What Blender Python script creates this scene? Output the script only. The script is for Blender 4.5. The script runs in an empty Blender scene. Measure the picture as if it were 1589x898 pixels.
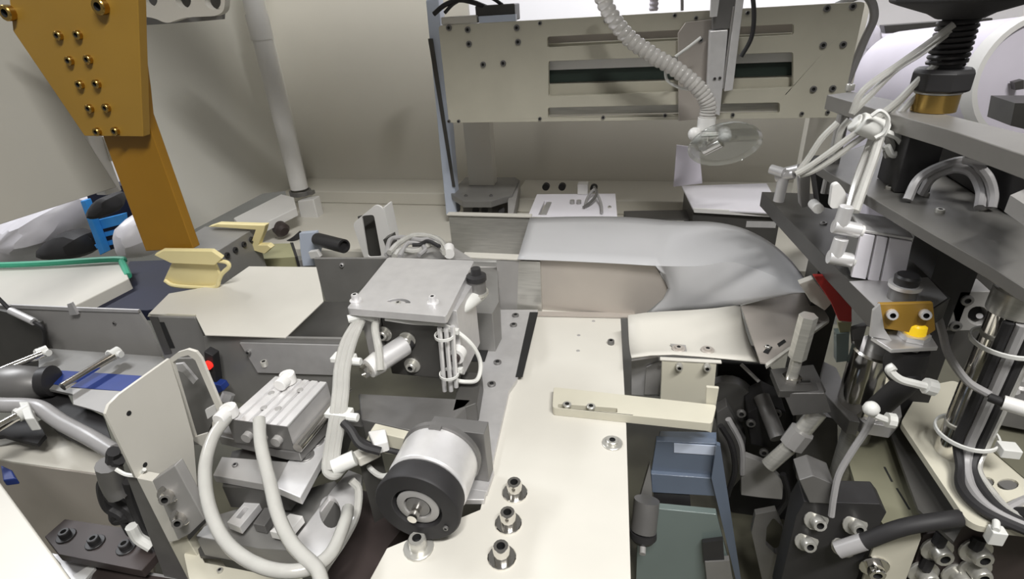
import bpy, bmesh, math, random
from mathutils import Vector as V, Matrix, Quaternion
from mathutils.geometry import tessellate_polygon
random.seed(4)
SC = bpy.context.scene
COL = SC.collection

# ------------------------------------------------------------------ camera
FOC, CX, CY = 852.0, 794.5, 449.0          # focal length in pixels of a 1589 x 898 frame
_x = V((3694, 209, -852)).normalized()     # world X seen from the camera (right, down, forward)
_d = V((106, 1601, 852)); _d -= _x * _x.dot(_d); _d.normalize()
_y = _x.cross(_d)
EYE = V((0, 0, .45))
def c2w(v): return V((_x.dot(v), _y.dot(v), -_d.dot(v)))
cam = bpy.data.cameras.new('camera'); cam.sensor_width = 36; cam.lens = FOC / 1589 * 36
cam.clip_start = .01; cam.clip_end = 60
co = bpy.data.objects.new('camera', cam); COL.objects.link(co)
r_, u_, b_ = c2w(V((1, 0, 0))), c2w(V((0, -1, 0))), c2w(V((0, 0, -1)))
co.matrix_world = Matrix(((r_.x, u_.x, b_.x, EYE.x), (r_.y, u_.y, b_.y, EYE.y), (r_.z, u_.z, b_.z, EYE.z), (0, 0, 0, 1)))
SC.camera = co

# ------------------------------------------------------------------ light and exposure
w = bpy.data.worlds.new('world'); SC.world = w; w.use_nodes = True
w.node_tree.nodes['Background'].inputs[0].default_value = (1, .975, .93, 1)
w.node_tree.nodes['Background'].inputs[1].default_value = .18
def area(name, loc, target, sx, sy, power, col=(1, 1, 1)):
    l = bpy.data.lights.new(name, 'AREA'); l.shape = 'RECTANGLE'; l.size = sx; l.size_y = sy; l.energy = power; l.color = col
    o = bpy.data.objects.new(name, l); COL.objects.link(o); o.location = loc
    o.rotation_euler = (V(target) - V(loc)).to_track_quat('-Z', 'Y').to_euler(); return o
area('ceiling_lamp_front', (.65, -.5, 2.1), (-.2, .8, 0), 1.1, .09, 62, (1, .985, .96))
sl_ = bpy.data.lights.new('front_fill_spot', 'SPOT'); sl_.energy = 22; sl_.spot_size = math.radians(58); sl_.spot_blend = .9; sl_.shadow_soft_size = .06; sl_.color = (1, .985, .96)  # added fill spot, brightens the front of the base plate
so_ = bpy.data.objects.new('front_fill_spot', sl_); COL.objects.link(so_); so_.location = (.05, -.25, 1.05)
so_.rotation_euler = (V((-.05, .25, 0)) - V(so_.location)).to_track_quat('-Z', 'Y').to_euler()
area('ceiling_lamp_rear', (0.6, 3.4, 2.7), (0.4, 5, 1.0), 2.0, .6, 150, (.96, .96, 1))
area('ceiling_lamp_left', (-2.6, 1.2, 2.4), (-1.2, 1.0, 0), 1.2, .3, 60, (.95, .97, 1))
SC.view_settings.view_transform = 'Standard'; SC.view_settings.look = 'None'
SC.view_settings.exposure = 0; SC.view_settings.gamma = 1; SC.view_settings.use_curve_mapping = False

# ------------------------------------------------------------------ materials
def M(name, col, rough=.5, metal=0., var=.08, scale=30., trans=0., emit=0., coat=0., bump=0., stretch=None, ior=1.45, alpha=1.):
    m = bpy.data.materials.new(name); m.use_nodes = True; nt = m.node_tree; b = nt.nodes['Principled BSDF']
    b.inputs['Base Color'].default_value = (*col, 1); b.inputs['Roughness'].default_value = rough; b.inputs['Metallic'].default_value = metal
    b.inputs['IOR'].default_value = ior
    if trans: b.inputs['Transmission Weight'].default_value = trans
    if alpha < 1: b.inputs['Alpha'].default_value = alpha
    if emit: b.inputs['Emission Color'].default_value = (*col, 1); b.inputs['Emission Strength'].default_value = emit
    if coat: b.inputs['Coat Weight'].default_value = coat
    if var:
        tc = nt.nodes.new('ShaderNodeTexCoord'); n = nt.nodes.new('ShaderNodeTexNoise'); n.inputs['Scale'].default_value = scale; n.inputs['Detail'].default_value = 4
        src = tc.outputs['Object']
        if stretch:
            mp = nt.nodes.new('ShaderNodeMapping'); mp.inputs['Scale'].default_value = stretch
            nt.links.new(src, mp.inputs[0]); src = mp.outputs[0]
        nt.links.new(src, n.inputs['Vector'])
        cr = nt.nodes.new('ShaderNodeValToRGB'); e = cr.color_ramp.elements
        e[0].position = .3; e[1].position = .7
        e[0].color = (*[c * (1 - var) for c in col], 1); e[1].color = (*[min(1, c * (1 + var)) for c in col], 1)
        nt.links.new(n.outputs['Fac'], cr.inputs[0]); nt.links.new(cr.outputs[0], b.inputs['Base Color'])
        if bump:
            bp = nt.nodes.new('ShaderNodeBump'); bp.inputs['Strength'].default_value = bump; bp.inputs['Distance'].default_value = .001
            nt.links.new(n.outputs['Fac'], bp.inputs['Height']); nt.links.new(bp.outputs[0], b.inputs['Normal'])
    return m
cream = M('cream_powder_coat', (.56, .535, .44), .45, 0, .05, 14)
creamw = M('warm_white_paint', (.59, .57, .515), .42, 0, .04, 10)
white = M('white_paint', (.74, .73, .71), .4, 0, .03, 10)
wallm = M('enclosure_grey_paint', (.66, .635, .565), .55, 0, .03, 4)
lwall = M('left_panel_paint', (.66, .65, .60), .55, 0, .03, 4)
alu = M('anodised_aluminium', (.62, .61, .61), .38, .55, .05, 60)
alub = M('bright_aluminium', (.80, .79, .79), .35, .5, .06, 50)
grey = M('grey_painted_steel', (.36, .35, .34), .45, .2, .06, 20)
steel = M('brushed_steel', (.56, .55, .51), .3, .6, .12, 25, stretch=(1, 1, 14))
dsteel = M('dark_steel', (.20, .195, .19), .42, .5, .1, 25)
tan = M('tan_steel', (.46, .42, .38), .42, .3, .05, 12)
chrome = M('polished_chrome', (.78, .76, .72), .12, 1, .04, 30)
brass = M('brass', (.50, .33, .10), .25, 1, .12, 40)
black = M('black_anodised', (.030, .029, .030), .45, .1, .15, 30)
rubber = M('black_rubber', (.022, .021, .022), .6, 0, .15, 40)
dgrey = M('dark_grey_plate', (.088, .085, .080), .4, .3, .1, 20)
mgrey = M('mid_grey_plate', (.25, .245, .235), .4, .3, .08, 20)
pgrey = M('press_plate_grey', (.155, .15, .14), .38, .25, .1, 14)
pgrey2 = M('upper_press_plate_grey', (.24, .23, .215), .4, .25, .1, 14)
brightw = M('bright_lilac_white', (.86, .84, .90), .4, 0, .02, 8)
ochre = M('ochre_paint_and_glow', (.33, .19, .03), .42, 0, .05, 12)
ochre2 = M('deep_ochre_paint', (.29, .145, .012), .4, 0, .07, 12)
ycream = M('pale_yellow_plastic', (.78, .68, .36), .4, 0, .05, 14)
doorm = M('door_grey_paint', (.42, .405, .36), .55, 0, .03, 4)
dolive = M('dark_olive_paint', (.17, .165, .115), .5, 0, .1, 14)
olive = M('olive_paint', (.30, .29, .17), .5, 0, .08, 14)
navy = M('navy_belt', (.008, .010, .030), .6, 0, .25, 12)
blue = M('blue_plastic', (.02, .045, .22), .4, 0, .15, 14)
lblue = M('bright_blue_plastic', (.05, .30, .75), .4, 0, .15, 14)
green = M('green_belt_edge', (.05, .36, .22), .5, 0, .08, 30)
dgreen = M('dark_green_belt', (.025, .040, .032), .5, 0, .1, 30)
film = M('frosted_white_film', (.54, .54, .55), .38, 0, .03, 9, trans=.12)
filmt = M('hanging_white_film', (.60, .60, .61), .4, 0, .03, 9, trans=.12)
tube = M('translucent_tube', (.70, .69, .65), .2, 0, .04, 60, trans=.45, coat=.5)
hosem = M('clear_corrugated_hose', (.72, .70, .67), .22, 0, .05, 60, trans=.35, coat=.4)
grtube = M('grey_tube', (.42, .41, .41), .3, 0, .06, 40, trans=.2)
tie = M('white_nylon', (.70, .70, .67), .4, 0, .03, 40)
red = M('red_rubber', (.42, .03, .025), .5, 0, .12, 40)
bluegrey = M('blue_grey_acrylic', (.115, .145, .20), .25, 0, .1, 8, coat=.4)
clear = M('clear_acrylic', (.80, .85, .84), .06, 0, 0, trans=.92, alpha=.55)
smoke = M('smoked_acrylic', (.16, .20, .19), .2, 0, .05, 6, coat=.3)
iceblue = M('ice_blue_paint', (.56, .62, .74), .35, 0, .05, 8)
lilac = M('lilac_white_plastic', (.74, .70, .79), .4, 0, .05, 6)
bagw = M('white_plastic_bag', (.72, .70, .74), .35, 0, .12, 9, bump=.6)
led = M('yellow_indicator', (1, .66, .02), .3, 0, 0, emit=.38)
ledr = M('red_indicator', (1, .03, .02), .3, 0, 0, emit=.8)
floorm = M('factory_floor', (.12, .12, .10), .6, 0, .15, 3)
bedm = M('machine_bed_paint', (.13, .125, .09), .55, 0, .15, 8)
brown = M('dark_brown_plate', (.050, .038, .036), .5, .1, .15, 20)
spr = M('black_spring_steel', (.035, .033, .034), .35, .4, .1, 30)
roomw = M('factory_wall_white', (.84, .83, .84), .6, 0, .02, 2)
slotm = M('slot_shadow_black', (.015, .015, .015), .7, 0, .1, 20)

# ------------------------------------------------------------------ geometry helpers
def at(px, py, x=None, y=None, z=None):
    """point of a real plane (x, y or z constant) seen at a pixel of the photograph"""
    d = c2w(V((px - CX, py - CY, FOC)))
    t = (x - EYE.x) / d.x if x is not None else (y - EYE.y) / d.y if y is not None else (z - EYE.z) / d.z
    return EYE + d * t
def A(pts, **k): return [at(a, b, **k) for a, b in pts]
def rnd(pts, r, n=5, which=None):
    """round the corners of a polygon"""
    out = []
    N = len(pts)
    for i, p in enumerate(pts):
        if which is not None and i not in which: out.append(p); continue
        a, b = pts[i - 1], pts[(i + 1) % N]
        da, db = (a - p), (b - p); q = min(r, da.length * .48, db.length * .48)
        s, e = p + da.normalized() * q, p + db.normalized() * q
        for k in range(n + 1):
            t = k / n; out.append(s * (1 - t) ** 2 + p * 2 * t * (1 - t) + e * t * t)
    return out
def ell(c, u, v, n=20): return [c + u * math.cos(2 * math.pi * k / n) + v * math.sin(2 * math.pi * k / n) for k in range(n)]
X, Y, Z = V((1, 0, 0)), V((0, 1, 0)), V((0, 0, 1))
def B(): return bmesh.new()
def prism(bm, pts, vec, holes=()):
    loops = [list(pts)] + [list(h) for h in holes]
    flat = [p for l in loops for p in l]
    a = [bm.verts.new(p) for p in flat]; b = [bm.verts.new(p + vec) for p in flat]
    if holes or len(pts) > 4:
        for t in tessellate_polygon(loops):
            try: bm.faces.new([a[i] for i in t]); bm.faces.new([b[i] for i in reversed(t)])
            except ValueError: pass
    else:
        bm.faces.new(a); bm.faces.new(b[::-1])
    o = 0
    for l in loops:
        n = len(l)
        for i in range(n):
            j = (i + 1) % n
            bm.faces.new((a[o + i], b[o + i], b[o + j], a[o + j]))
        o += n
    return bm
def box(bm, x0, x1, y0, y1, z0, z1):
    return prism(bm, [V((x0, y0, z0)), V((x1, y0, z0)), V((x1, y1, z0)), V((x0, y1, z0))], V((0, 0, z1 - z0)))
def frame_of(d):
    d = d.normalized(); u = d.orthogonal().normalized() if abs(d.z) > .9 else d.cross(Z).normalized()
    return u, d.cross(u).normalized()
def lathe(bm, p, d, prof, seg=24, cap=True):
    """profile [(along, radius), ...] spun about the line p + t d"""
    d = d.normalized(); u, v = frame_of(d); rings = []
    for t, r in prof:
        rings.append([bm.verts.new(p + d * t + (u * math.cos(a) + v * math.sin(a)) * max(r, 1e-5)) for a in [2 * math.pi * k / seg for k in range(seg)]])
    for a, b in zip(rings, rings[1:]):
        for k in range(seg): bm.faces.new((a[k], a[(k + 1) % seg], b[(k + 1) % seg], b[k]))
    if cap: bm.faces.new(rings[0][::-1]); bm.faces.new(rings[-1])
    return bm
def cyl(bm, a, b, r, r2=None, seg=20): return lathe(bm, a, b - a, [(0, r), ((b - a).length, r if r2 is None else r2)], seg)
def ring(bm, p, d, ri, ro, h, seg=28):
    return lathe(bm, p, d, [(0, ri), (0, ro), (h, ro), (h, ri), (0, ri)], seg, False)
def smooth(pts, n=8):
    out = []; P = [pts[0] * 2 - pts[1]] + list(pts) + [pts[-1] * 2 - pts[-2]]
    for i in range(1, len(P) - 2):
        p0, p1, p2, p3 = P[i - 1:i + 3]
        for k in range(n):
            t = k / n
            out.append(.5 * (2 * p1 + (p2 - p0) * t + (2 * p0 - 5 * p1 + 4 * p2 - p3) * t * t + (3 * p1 - p0 - 3 * p2 + p3) * t ** 3))
    out.append(pts[-1]); return out
def sweep(bm, pts, r, seg=10, rib=None):
    pts = [p for i, p in enumerate(pts) if i == 0 or (p - pts[i - 1]).length > 1e-6]
    u = None; rings = []
    for i, p in enumerate(pts):
        d = (pts[min(i + 1, len(pts) - 1)] - pts[max(i - 1, 0)]).normalized()
        u = frame_of(d)[0] if u is None else (u - d * u.dot(d)).normalized()
        v = d.cross(u); rr = r * (rib(i) if rib else 1)
        rings.append([bm.verts.new(p + (u * math.cos(a) + v * math.sin(a)) * rr) for a in [2 * math.pi * k / seg for k in range(seg)]])
    for a, b in zip(rings, rings[1:]):
        for k in range(seg): bm.faces.new((a[k], a[(k + 1) % seg], b[(k + 1) % seg], b[k]))
    bm.faces.new(rings[0][::-1]); bm.faces.new(rings[-1])
    return bm
def pipe(bm, pts, r, seg=10, n=8): return sweep(bm, smooth(pts, n), r, seg)
def tofm(bm, name):
    bmesh.ops.recalc_face_normals(bm, faces=bm.faces)
    me = bpy.data.meshes.new(name); bm.to_mesh(me); bm.free()
    for p in me.polygons: p.use_smooth = True
    me.set_sharp_from_angle(angle=math.radians(34)); return me
def org(o):
    l = V(o.location)
    while o.parent: o = o.parent; l += V(o.location)
    return l
def put(name, bm, mat, parent=None, bev=0, seg=2):
    """links one bmesh as one object: a part of its parent, or a top-level object standing on its own base"""
    me = tofm(bm, name); o = bpy.data.objects.new(name, me); COL.objects.link(o); me.materials.append(mat)
    if parent: base = org(parent); o.parent = parent
    else:
        vs = [v.co for v in me.vertices]
        base = V(((min(v.x for v in vs) + max(v.x for v in vs)) / 2, (min(v.y for v in vs) + max(v.y for v in vs)) / 2, min(v.z for v in vs)))
        o.location = base
    me.transform(Matrix.Translation(-base))
    if bev:
        md = o.modifiers.new('bevel', 'BEVEL'); md.width = bev; md.segments = seg; md.limit_method = 'ANGLE'; md.angle_limit = math.radians(40); md.use_clamp_overlap = True; md.harden_normals = True
    return o
def tag(o, label, cat, group=None):
    o['label'] = label; o['category'] = cat
    if group: o['group'] = group
    return o
def T(name, label, cat, loc, group=None):
    o = bpy.data.objects.new(name, None); COL.objects.link(o); o.location = loc; o.empty_display_size = .02
    return tag(o, label, cat, group)
def S(name, bm, mat, bev=0):
    o = put(name, bm, mat, None, bev); o['kind'] = 'structure'; return o

# screws: one mesh per size, shared by every screw of that size
_sc = {}
def screw_mesh(r, h, washer, mat):
    k = (round(r, 4), round(h, 4), washer, mat.name)
    if k not in _sc:
        bm = B(); z0 = 0
        if washer: lathe(bm, V((0, 0, 0)), Z, [(0, r * 1.7), (r * .22, r * 1.7), (r * .3, r * 1.6)], 16); z0 = r * .3
        lathe(bm, V((0, 0, z0)), Z, [(0, r), (h * .85, r), (h, r * .88), (h, r * .52), (h * .35, r * .5), (h * .35, 0)], 12)
        me = tofm(bm, 'screw'); me.materials.append(mat); me.materials.append(slotm)
        for p in me.polygons:
            c = p.center
            if math.hypot(c.x, c.y) < r * .53 and c.z > z0 + h * .2: p.material_index = 1
        _sc[k] = me
    return _sc[k]
def screw(parent, p, d=Z, r=.004, h=.005, washer=False, mat=None, label=None):
    o = bpy.data.objects.new('screw', screw_mesh(r, h, washer, mat or steel)); COL.objects.link(o); o.parent = parent
    o.matrix_basis = Matrix.Translation(p - org(parent)) @ V(d).to_track_quat('Z', 'Y').to_matrix().to_4x4()
    if label: o['label'] = label
    return o
def tie_ring(name, parent, p, d, r, label=None, block=None, w=.004):
    """nylon cable tie: a band around the bundle and its locking head"""
    bm = B(); ring(bm, p - d.normalized() * w / 2, d, r, r + .0014, w, 20)
    q = p + (block if block is not None else frame_of(d)[0]) * (r + .003)
    box(bm, q.x - .004, q.x + .004, q.y - .003, q.y + .003, q.z - .003, q.z + .003)
    return put(name, bm, tie, parent, .0006)

# ------------------------------------------------------------------ the setting
S('floor', box(B(), -4, 4, -3.2, 5.2, -.9, -.85), floorm)
S('wall_back', box(B(), -.95, -.415, 1.35, 1.362, -.02, 1.0), wallm)
S('wall_left', prism(B(), [V((-.95, 1.36, .0)), V((-.95, 1.36, 1.0)), V((-.95, .88, 1.0)), V((-.95, .88, .052)), V((-.95, 1.15, .052))], V((.018, 0, 0))), lwall)
S('wall_lower_back', box(B(), -.40, .415, 1.35, 1.362, -.02, .40), wallm)
S('wall_factory', box(B(), -4, 4, 5.0, 5.1, -.85, 3.2), roomw)
S('wall_factory_left', box(B(), -4.1, -4, -1.5, 5.1, -.85, 3.2), roomw)
S('unseen_roof_strip', box(B(), -1.0, .75, .384, .617, 1.0, 1.02), wallm)              # unseen enclosure roof strip, sized to cast the shade band on the back wall
S('trim_1', box(B(), -.93, -.42, 1.235, 1.35, .0, .032), wallm, .003)     # ledge along the foot of the back sheet
S('trim_2', box(B(), -.30, .34, 1.20, 1.35, .0, .034), wallm, .003)
S('floor_deck', box(B(), -.95, .36, .945, 1.35, -.016, .0), wallm)
S('floor_machine_bed', box(B(), -1.25, .95, -.05, 1.35, -.36, -.34), bedm)

# corner post, blue-grey post
t = T('corner_post', 'white round conduit post rising in the back left corner of the enclosure', 'post', at(478, 352, y=1.16))
p1, p2 = at(392, -5, y=1.16), at(464, 292, y=1.16)
p1.x = p2.x = (p1.x + p2.x) / 2
put('tube', cyl(B(), V((p2.x, 1.16, p2.z)), V((p1.x, 1.16, .62)), .021, seg=28), white, t)
put('collar', lathe(B(), V((p2.x, 1.16, .40)), Z, [(0, .0235), (.05, .0235)], 24), white, t)
c = at(466, 300, y=1.15)
bm = B(); ring(bm, V((p2.x, 1.16, c.z - .006)), Z, .021, .026, .011); box(bm, p2.x + .018, p2.x + .036, 1.152, 1.168, c.z - .005, c.z + .004)
put('clamp', bm, dsteel, t, .001)
q = at(482, 352, y=1.15)
put('foot_sleeve', prism(B(), A([(461, 312), (486, 309), (497, 352), (470, 358)], y=1.13), V((0, .03, 0))), white, t, .003)
bm = B(); prism(bm, A([(660, 0), (680, -3), (709, 333), (692, 335)], y=1.11), V((0, .03, 0)))
t = put('door_pillar', bm, iceblue, None, .003)
tag(t, 'tall narrow ice-blue pillar left of the slotted gantry plate', 'pillar')
bm = B(); prism(bm, A([(664, 60), (671, 60), (706, 290), (702, 290)], y=1.107), V((0, .003, 0))); put('seal_strip', bm, dgrey, t)

# sloping white sill under the left panel and bits round it
t = tag(put('sill_cover', prism(B(), [at(362, 338, z=.055), at(436, 301, z=.06), at(456, 306, z=.06), at(460, 322, z=.055), at(402, 350, z=.05), at(372, 349, z=.05)], V((0, 0, -.02))), white, None, .002),
        'long white sill cover below the left enclosure panel', 'cover')
# large grey door on the left with its edge post
dp = put('door_1', prism(B(), A([(-60, -80), (30, -80), (132, 212), (182, 290), (-60, 368)], x=-.82), V((-.012, 0, 0))), doorm, None, .002); dp['kind'] = 'structure'
t = tag(put('door_edge_profile', prism(B(), A([(130, 205), (157, 205), (190, 296), (165, 303)], x=-.83), V((-.02, 0, 0))), white, None, .002),
        'white edge profile of the grey door below the ochre plate', 'profile')
put('joint_line', prism(B(), A([(158, 212), (163, 212), (176, 250), (170, 250)], x=-.8295), V((.002, 0, 0))), creamw, t)
# things seen in the gap under the door
def bag(name, label, pts, y, d, seed, mat=bagw):
    rs = random.Random(seed); bm = B()
    c = sum((at(a, b, y=y) for a, b in pts), V()) / len(pts)
    ring0 = [at(a, b, y=y) for a, b in pts]; rings = []
    for k, (s, o) in enumerate([(.55, -.5), (.9, -.3), (1, 0), (.9, .3), (.5, .5)]):
        rings.append([bm.verts.new(c + (p - c) * s * rs.uniform(.8, 1.12) + V((0, o * d + rs.uniform(-.05, .05) * d * 4, 0))) for p in ring0])
    n = len(ring0)
    for a, b in zip(rings, rings[1:]):
        for k in range(n): bm.faces.new((a[k], a[(k + 1) % n], b[(k + 1) % n], b[k]))
    bm.faces.new(rings[0]); bm.faces.new(rings[-1][::-1])
    o = put(name, bm, mat); m = o.modifiers.new('sub', 'SUBSURF'); m.levels = m.render_levels = 1
    return tag(o, label, 'bag')
bag('plastic_bag', 'crumpled white plastic bag in the gap under the grey door', [(-20, 420), (-20, 345), (30, 330), (60, 322), (90, 306), (122, 300), (138, 322), (126, 356), (95, 385), (60, 398), (40, 430)], 1.25, .3, 3)
bag('dark_bundle', 'black bundle on top of the blue crate', [(146, 320), (158, 300), (186, 294), (194, 322), (168, 338), (150, 334)], 1.0, .08, 5, rubber)['category'] = 'bundle'
t = T('crate', 'bright blue plastic crate behind the green-edged conveyor', 'crate', at(175, 395, y=1.12))
bm = B()
prism(bm, A([(124, 312), (131, 311), (163, 392), (155, 396)], y=1.10), V((0, .02, 0)))
put('upright', bm, lblue, t, .002)
for a, b in ((335, 350), (357, 363), (372, 378)):
    put('slat', prism(B(), A([(146, a + 8), (190, a - 3), (192, b - 3), (150, b + 8)], y=1.12), V((0, .015, 0))), lblue, t, .001)
put('back_panel', prism(B(), A([(134, 300), (200, 285), (215, 372), (160, 392)], y=1.16), V((0, .2, 0))), navy, t)
bag('plastic_bag', 'lumpy pale bag pressed against the foot of the ochre arm', [(186, 350), (200, 325), (225, 335), (245, 368), (240, 400), (205, 405), (190, 385)], .95, .12, 8)
bag('dark_bundle', 'black bundle lying under the crumpled white bag', [(60, 385), (100, 352), (150, 350), (165, 392), (120, 402), (65, 402)], 1.15, .12, 9, rubber)['category'] = 'bundle'

# conveyor slab with green edge
zz = .05
t = T('conveyor_slab', 'cream conveyor slab with a green belt edge at the left', 'conveyor', at(90, 440, z=zz - .03))
put('bed', prism(B(), A([(-60, 418), (188, 404), (200, 432), (108, 478), (-60, 480)], z=zz), V((0, 0, -.03))), creamw, t, .002)
bm = B(); pipe(bm, [at(-60, 413, z=zz + .008), at(60, 409, z=zz + .008), at(180, 402, z=zz + .008), at(190, 408, z=zz + .004), at(199, 428, z=zz - .004)], .006, 8)
put('green_edge', bm, green, t)
t = tag(put('belt_tray', prism(B(), A([(200, 405), (330, 400), (340, 435), (285, 470), (230, 481), (108, 478), (190, 432)], z=.03), V((0, 0, -.02))), navy, None, .002),
        'dark navy belt tray between the cream slab and the cover sheet', 'tray')

# ------------------------------------------------------------------ ochre hanging arm
t = T('ochre_bracket', 'ochre painted bracket plate with pairs of screws hanging at the top left', 'bracket', at(175, 210, y=.58))
op = put('plate', prism(B(), A([(10, -40), (213, -40), (216, 60), (222, 212), (131, 211), (20, 48)], y=.58), V((0, .012, 0))), ochre, t, .001)
put('arm', prism(B(), A([(120, 100), (216, 100), (221, 135), (226, 180), (300, 386), (226, 390), (168, 235)], y=.594), V((0, .014, 0))), ochre2, t, .0015)
for a, b in ((93, 55), (123, 54), (110, 94), (139, 92), (126, 131), (152, 130), (141, 168), (167, 167), (153, 204), (181, 203)):
    screw(op, at(a, b, y=.58), -Y, .0052, .005, False, brass)
for a, b in ((160, 10), (17, 20)): screw(op, at(a, b, y=.58), -Y, .009, .008, False, brass)
# white bracket with three holes
hs = [ell(at(a, b, y=.80), V((.014, 0, .0012)), V((0, 0, .012)), 18) for a, b in ((232, -3), (284, -1), (330, 1))]
pts = rnd(A([(207, -60), (352, -60), (348, 18), (335, 25), (287, 27), (258, 37), (240, 28), (207, 24)], y=.80), .012)
t = tag(put('hole_bracket', prism(B(), pts, V((0, .012, 0)), hs), creamw, None, .001), 'rounded white bracket with three round holes at the top left edge', 'bracket')
put('back_web', prism(B(), A([(210, -40), (350, -40), (345, 30), (300, 34), (213, 40)], y=.83), V((0, .006, 0))), mgrey, t)

# ------------------------------------------------------------------ gantry
GY = 1.0
def G(a, b): return at(a, b, y=GY)
gx0, gx1, gz0, gz1 = -.3635, .300, .249, .414
t = T('gantry', 'wide cream gantry plate with long slots spanning the back', 'gantry', V((-.03, GY, gz0)))
def slot(x0, y0, x1, y1, dx=0): return rnd([G(x0, y0), G(x1, y0 + dx), G(x1, y1 + dx), G(x0, y1)], .004, 3)
holes = [slot(849, 57, 1232, 74, -20), slot(851, 95, 1231, 150, -14), slot(850, 167, 1210, 183, -8)]
outline = rnd([V((gx0, GY, gz0)), V((gx1, GY, gz0)), V((gx1, GY, gz1)), V((gx0, GY, gz1))], .006, 3)
fp = put('front_plate', prism(B(), outline, V((0, .012, 0)), holes), cream, t, .001)
bm = B(); box(bm, gx0 + .01, gx1 - .01, GY + .055, GY + .063, gz0 + .004, gz1 - .005); put('rear_plate', bm, tan, t)
for x in (gx0 + .004, gx1 - .016): put('end_plate', box(B(), x, x + .012, GY + .0125, GY + .06, gz0 + .002, gz1 - .002), cream, t, .001)
za, zb, zc = G(940, 101).z, G(940, 117).z, G(940, 138).z
put('guide_rail', box(B(), gx0 + .02, gx1 - .02, GY + .018, GY + .03, za - .007, za + .008), white, t, .001)
put('belt', box(B(), gx0 + .02, gx1 - .02, GY + .024, GY + .028, zb - .012, zb + .008), dgreen, t)
put('lower_rail', box(B(), gx0 + .02, gx1 - .02, GY + .016, GY + .03, zc - .013, zc + .008), cream, t, .001)
zd = G(950, 171).z
put('guide_shaft', box(B(), gx0 + .02, gx1 - .02, GY + .014, GY + .024, zd - .009, zd + .006), steel, t, .002)
ze = G(950, 62).z
put('upper_rail', box(B(), gx0 + .02, gx1 - .02, GY + .02, GY + .03, ze - .016, ze - .003), cream, t, .001)
for a, b in ((726, 46), (728, 68), (802, 43), (804, 65), (750, 100), (781, 98), (697, 43), (1283, 13), (1323, 10), (1277, 70), (1308, 69), (1262, 138), (1292, 137)):
    screw(fp, G(a, b), -Y, .005, .003, False, dsteel)
for a, b in ((838, 36), (940, 32), (1047, 24), (1080, 28), (1160, 20), (697, 188), (712, 188), (838, 184), (936, 182), (1032, 179), (1137, 178), (1244, 176), (1284, 174)):
    screw(fp, G(a, b), -Y, .0032, .003, False, dsteel)
# legs that carry the gantry
for x, lab in ((gx0 - .03, 'left'), (gx1 - .002, 'right')):
    put('leg', box(B(), x, x + .06, GY + .17, GY + .20, 0, gz0 + .02), wallm, t, .001)
# cable chain and bits on top of the gantry
t = T('cable_block', 'black cable block with a pale strap lying on the gantry top', 'connector', G(740, 35))
x0, z0 = G(690, 28), gz1 + .0005
put('strap', box(B(), G(684, 30).x, G(740, 30).x, GY, GY + .04, z0, z0 + .012), creamw, t, .002)
put('housing', box(B(), G(735, 20).x, G(797, 20).x, GY + .01, GY + .05, z0 + .0005, z0 + .026), dgrey, t, .002)
put('label_plate', box(B(), G(742, 20).x, G(800, 20).x, GY - .001, GY + .009, z0, z0 + .010), iceblue, t, .001)
bm = B(); pipe(bm, [G(673, 22), G(690, 8), G(712, 0), G(735, 4), G(750, 12) + V((0, .02, 0))], .004, 8); put('cable', bm, rubber, t)
bm = B(); pipe(bm, [G(690, 20), G(705, 5), G(730, -6), G(760, -4), G(775, 8) + V((0, .02, 0))], .003, 8); put('cable', bm, rubber, t)
bm = B(); n = 36
pts = [V((G(1015, 0).x, GY + .05, gz1 + .002 + k * .0035)) for k in range(n)]
o = tag(put('corrugated_conduit', sweep(bm, pts, .008, 12, lambda i: 1.0 if i % 2 else .8), lilac), 'short ribbed grey conduit standing behind the gantry top edge', 'conduit')
for (a, nm, lab) in ((1062, .0025, 'thin grey cable rising behind the gantry beside the ribbed conduit'),):
    bm = B(); pipe(bm, [V((G(a, 0).x, GY + .05, gz1)), V((G(a - 3, 0).x, GY + .05, gz1 + .05)), V((G(a + 8, 0).x, GY + .06, gz1 + .12))], nm, 8)
    tag(put('cable', bm, grtube), lab, 'cable')
bm = B(); pipe(bm, [V((gx1 - .03, GY + .03, gz1 - .005)), V((gx1 + .005, GY + .03, gz1 + .008)), V((gx1 + .025, GY + .03, gz1 - .02)), V((gx1 + .018, GY + .03, gz1 - .06)), V((gx1 + .002, GY + .03, gz0 + .02))], .006, 10)
tag(put('bent_rod', bm, grtube), 'grey bent rod curling round the right end of the gantry plate', 'rod')

# pick-up carriage on the gantry
CYY = .985
def Cp(a, b, y=CYY): return at(a, b, y=y)
t = T('carriage', 'slide carriage with vertical cylinder mounted on the gantry front', 'carriage', Cp(1085, 185))
put('back_plate', prism(B(), A([(1052, 52), (1064, 35), (1108, 30), (1112, 182), (1053, 188)], y=CYY), V((0, .014, 0))), tan, t, .001)
put('slide_body', prism(B(), A([(1102, 48), (1130, 46), (1117, 180), (1096, 172)], y=.955), V((0, .028, 0))), alub, t, .0015)
put('slide_cap', prism(B(), A([(1106, -20), (1145, -20), (1140, 44), (1106, 46)], y=.96), V((0, .024, 0))), dsteel, t, .001)
put('rail_profile', prism(B(), A([(1146, -30), (1158, -30), (1137, 140), (1124, 142)], y=.95), V((0, .033, 0))), alub, t, .001)
put('rail_groove', prism(B(), A([(1137, 10), (1146, 10), (1127, 138), (1120, 138)], y=.957), V((0, .02, 0))), grey, t, .001)
for a, b in ((1109, 122), (1117, 121)): screw(t, at(a, b, y=.955), -Y, .0025, .002, False, dsteel)
screw(t, Cp(1087, 62), -Y, .004, .003, False, dsteel)
put('side_bar', prism(B(), A([(1104, -25), (1120, -25), (1113, 26), (1102, 27)], y=.95), V((0, .009, 0))), alub, t, .001)
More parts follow.
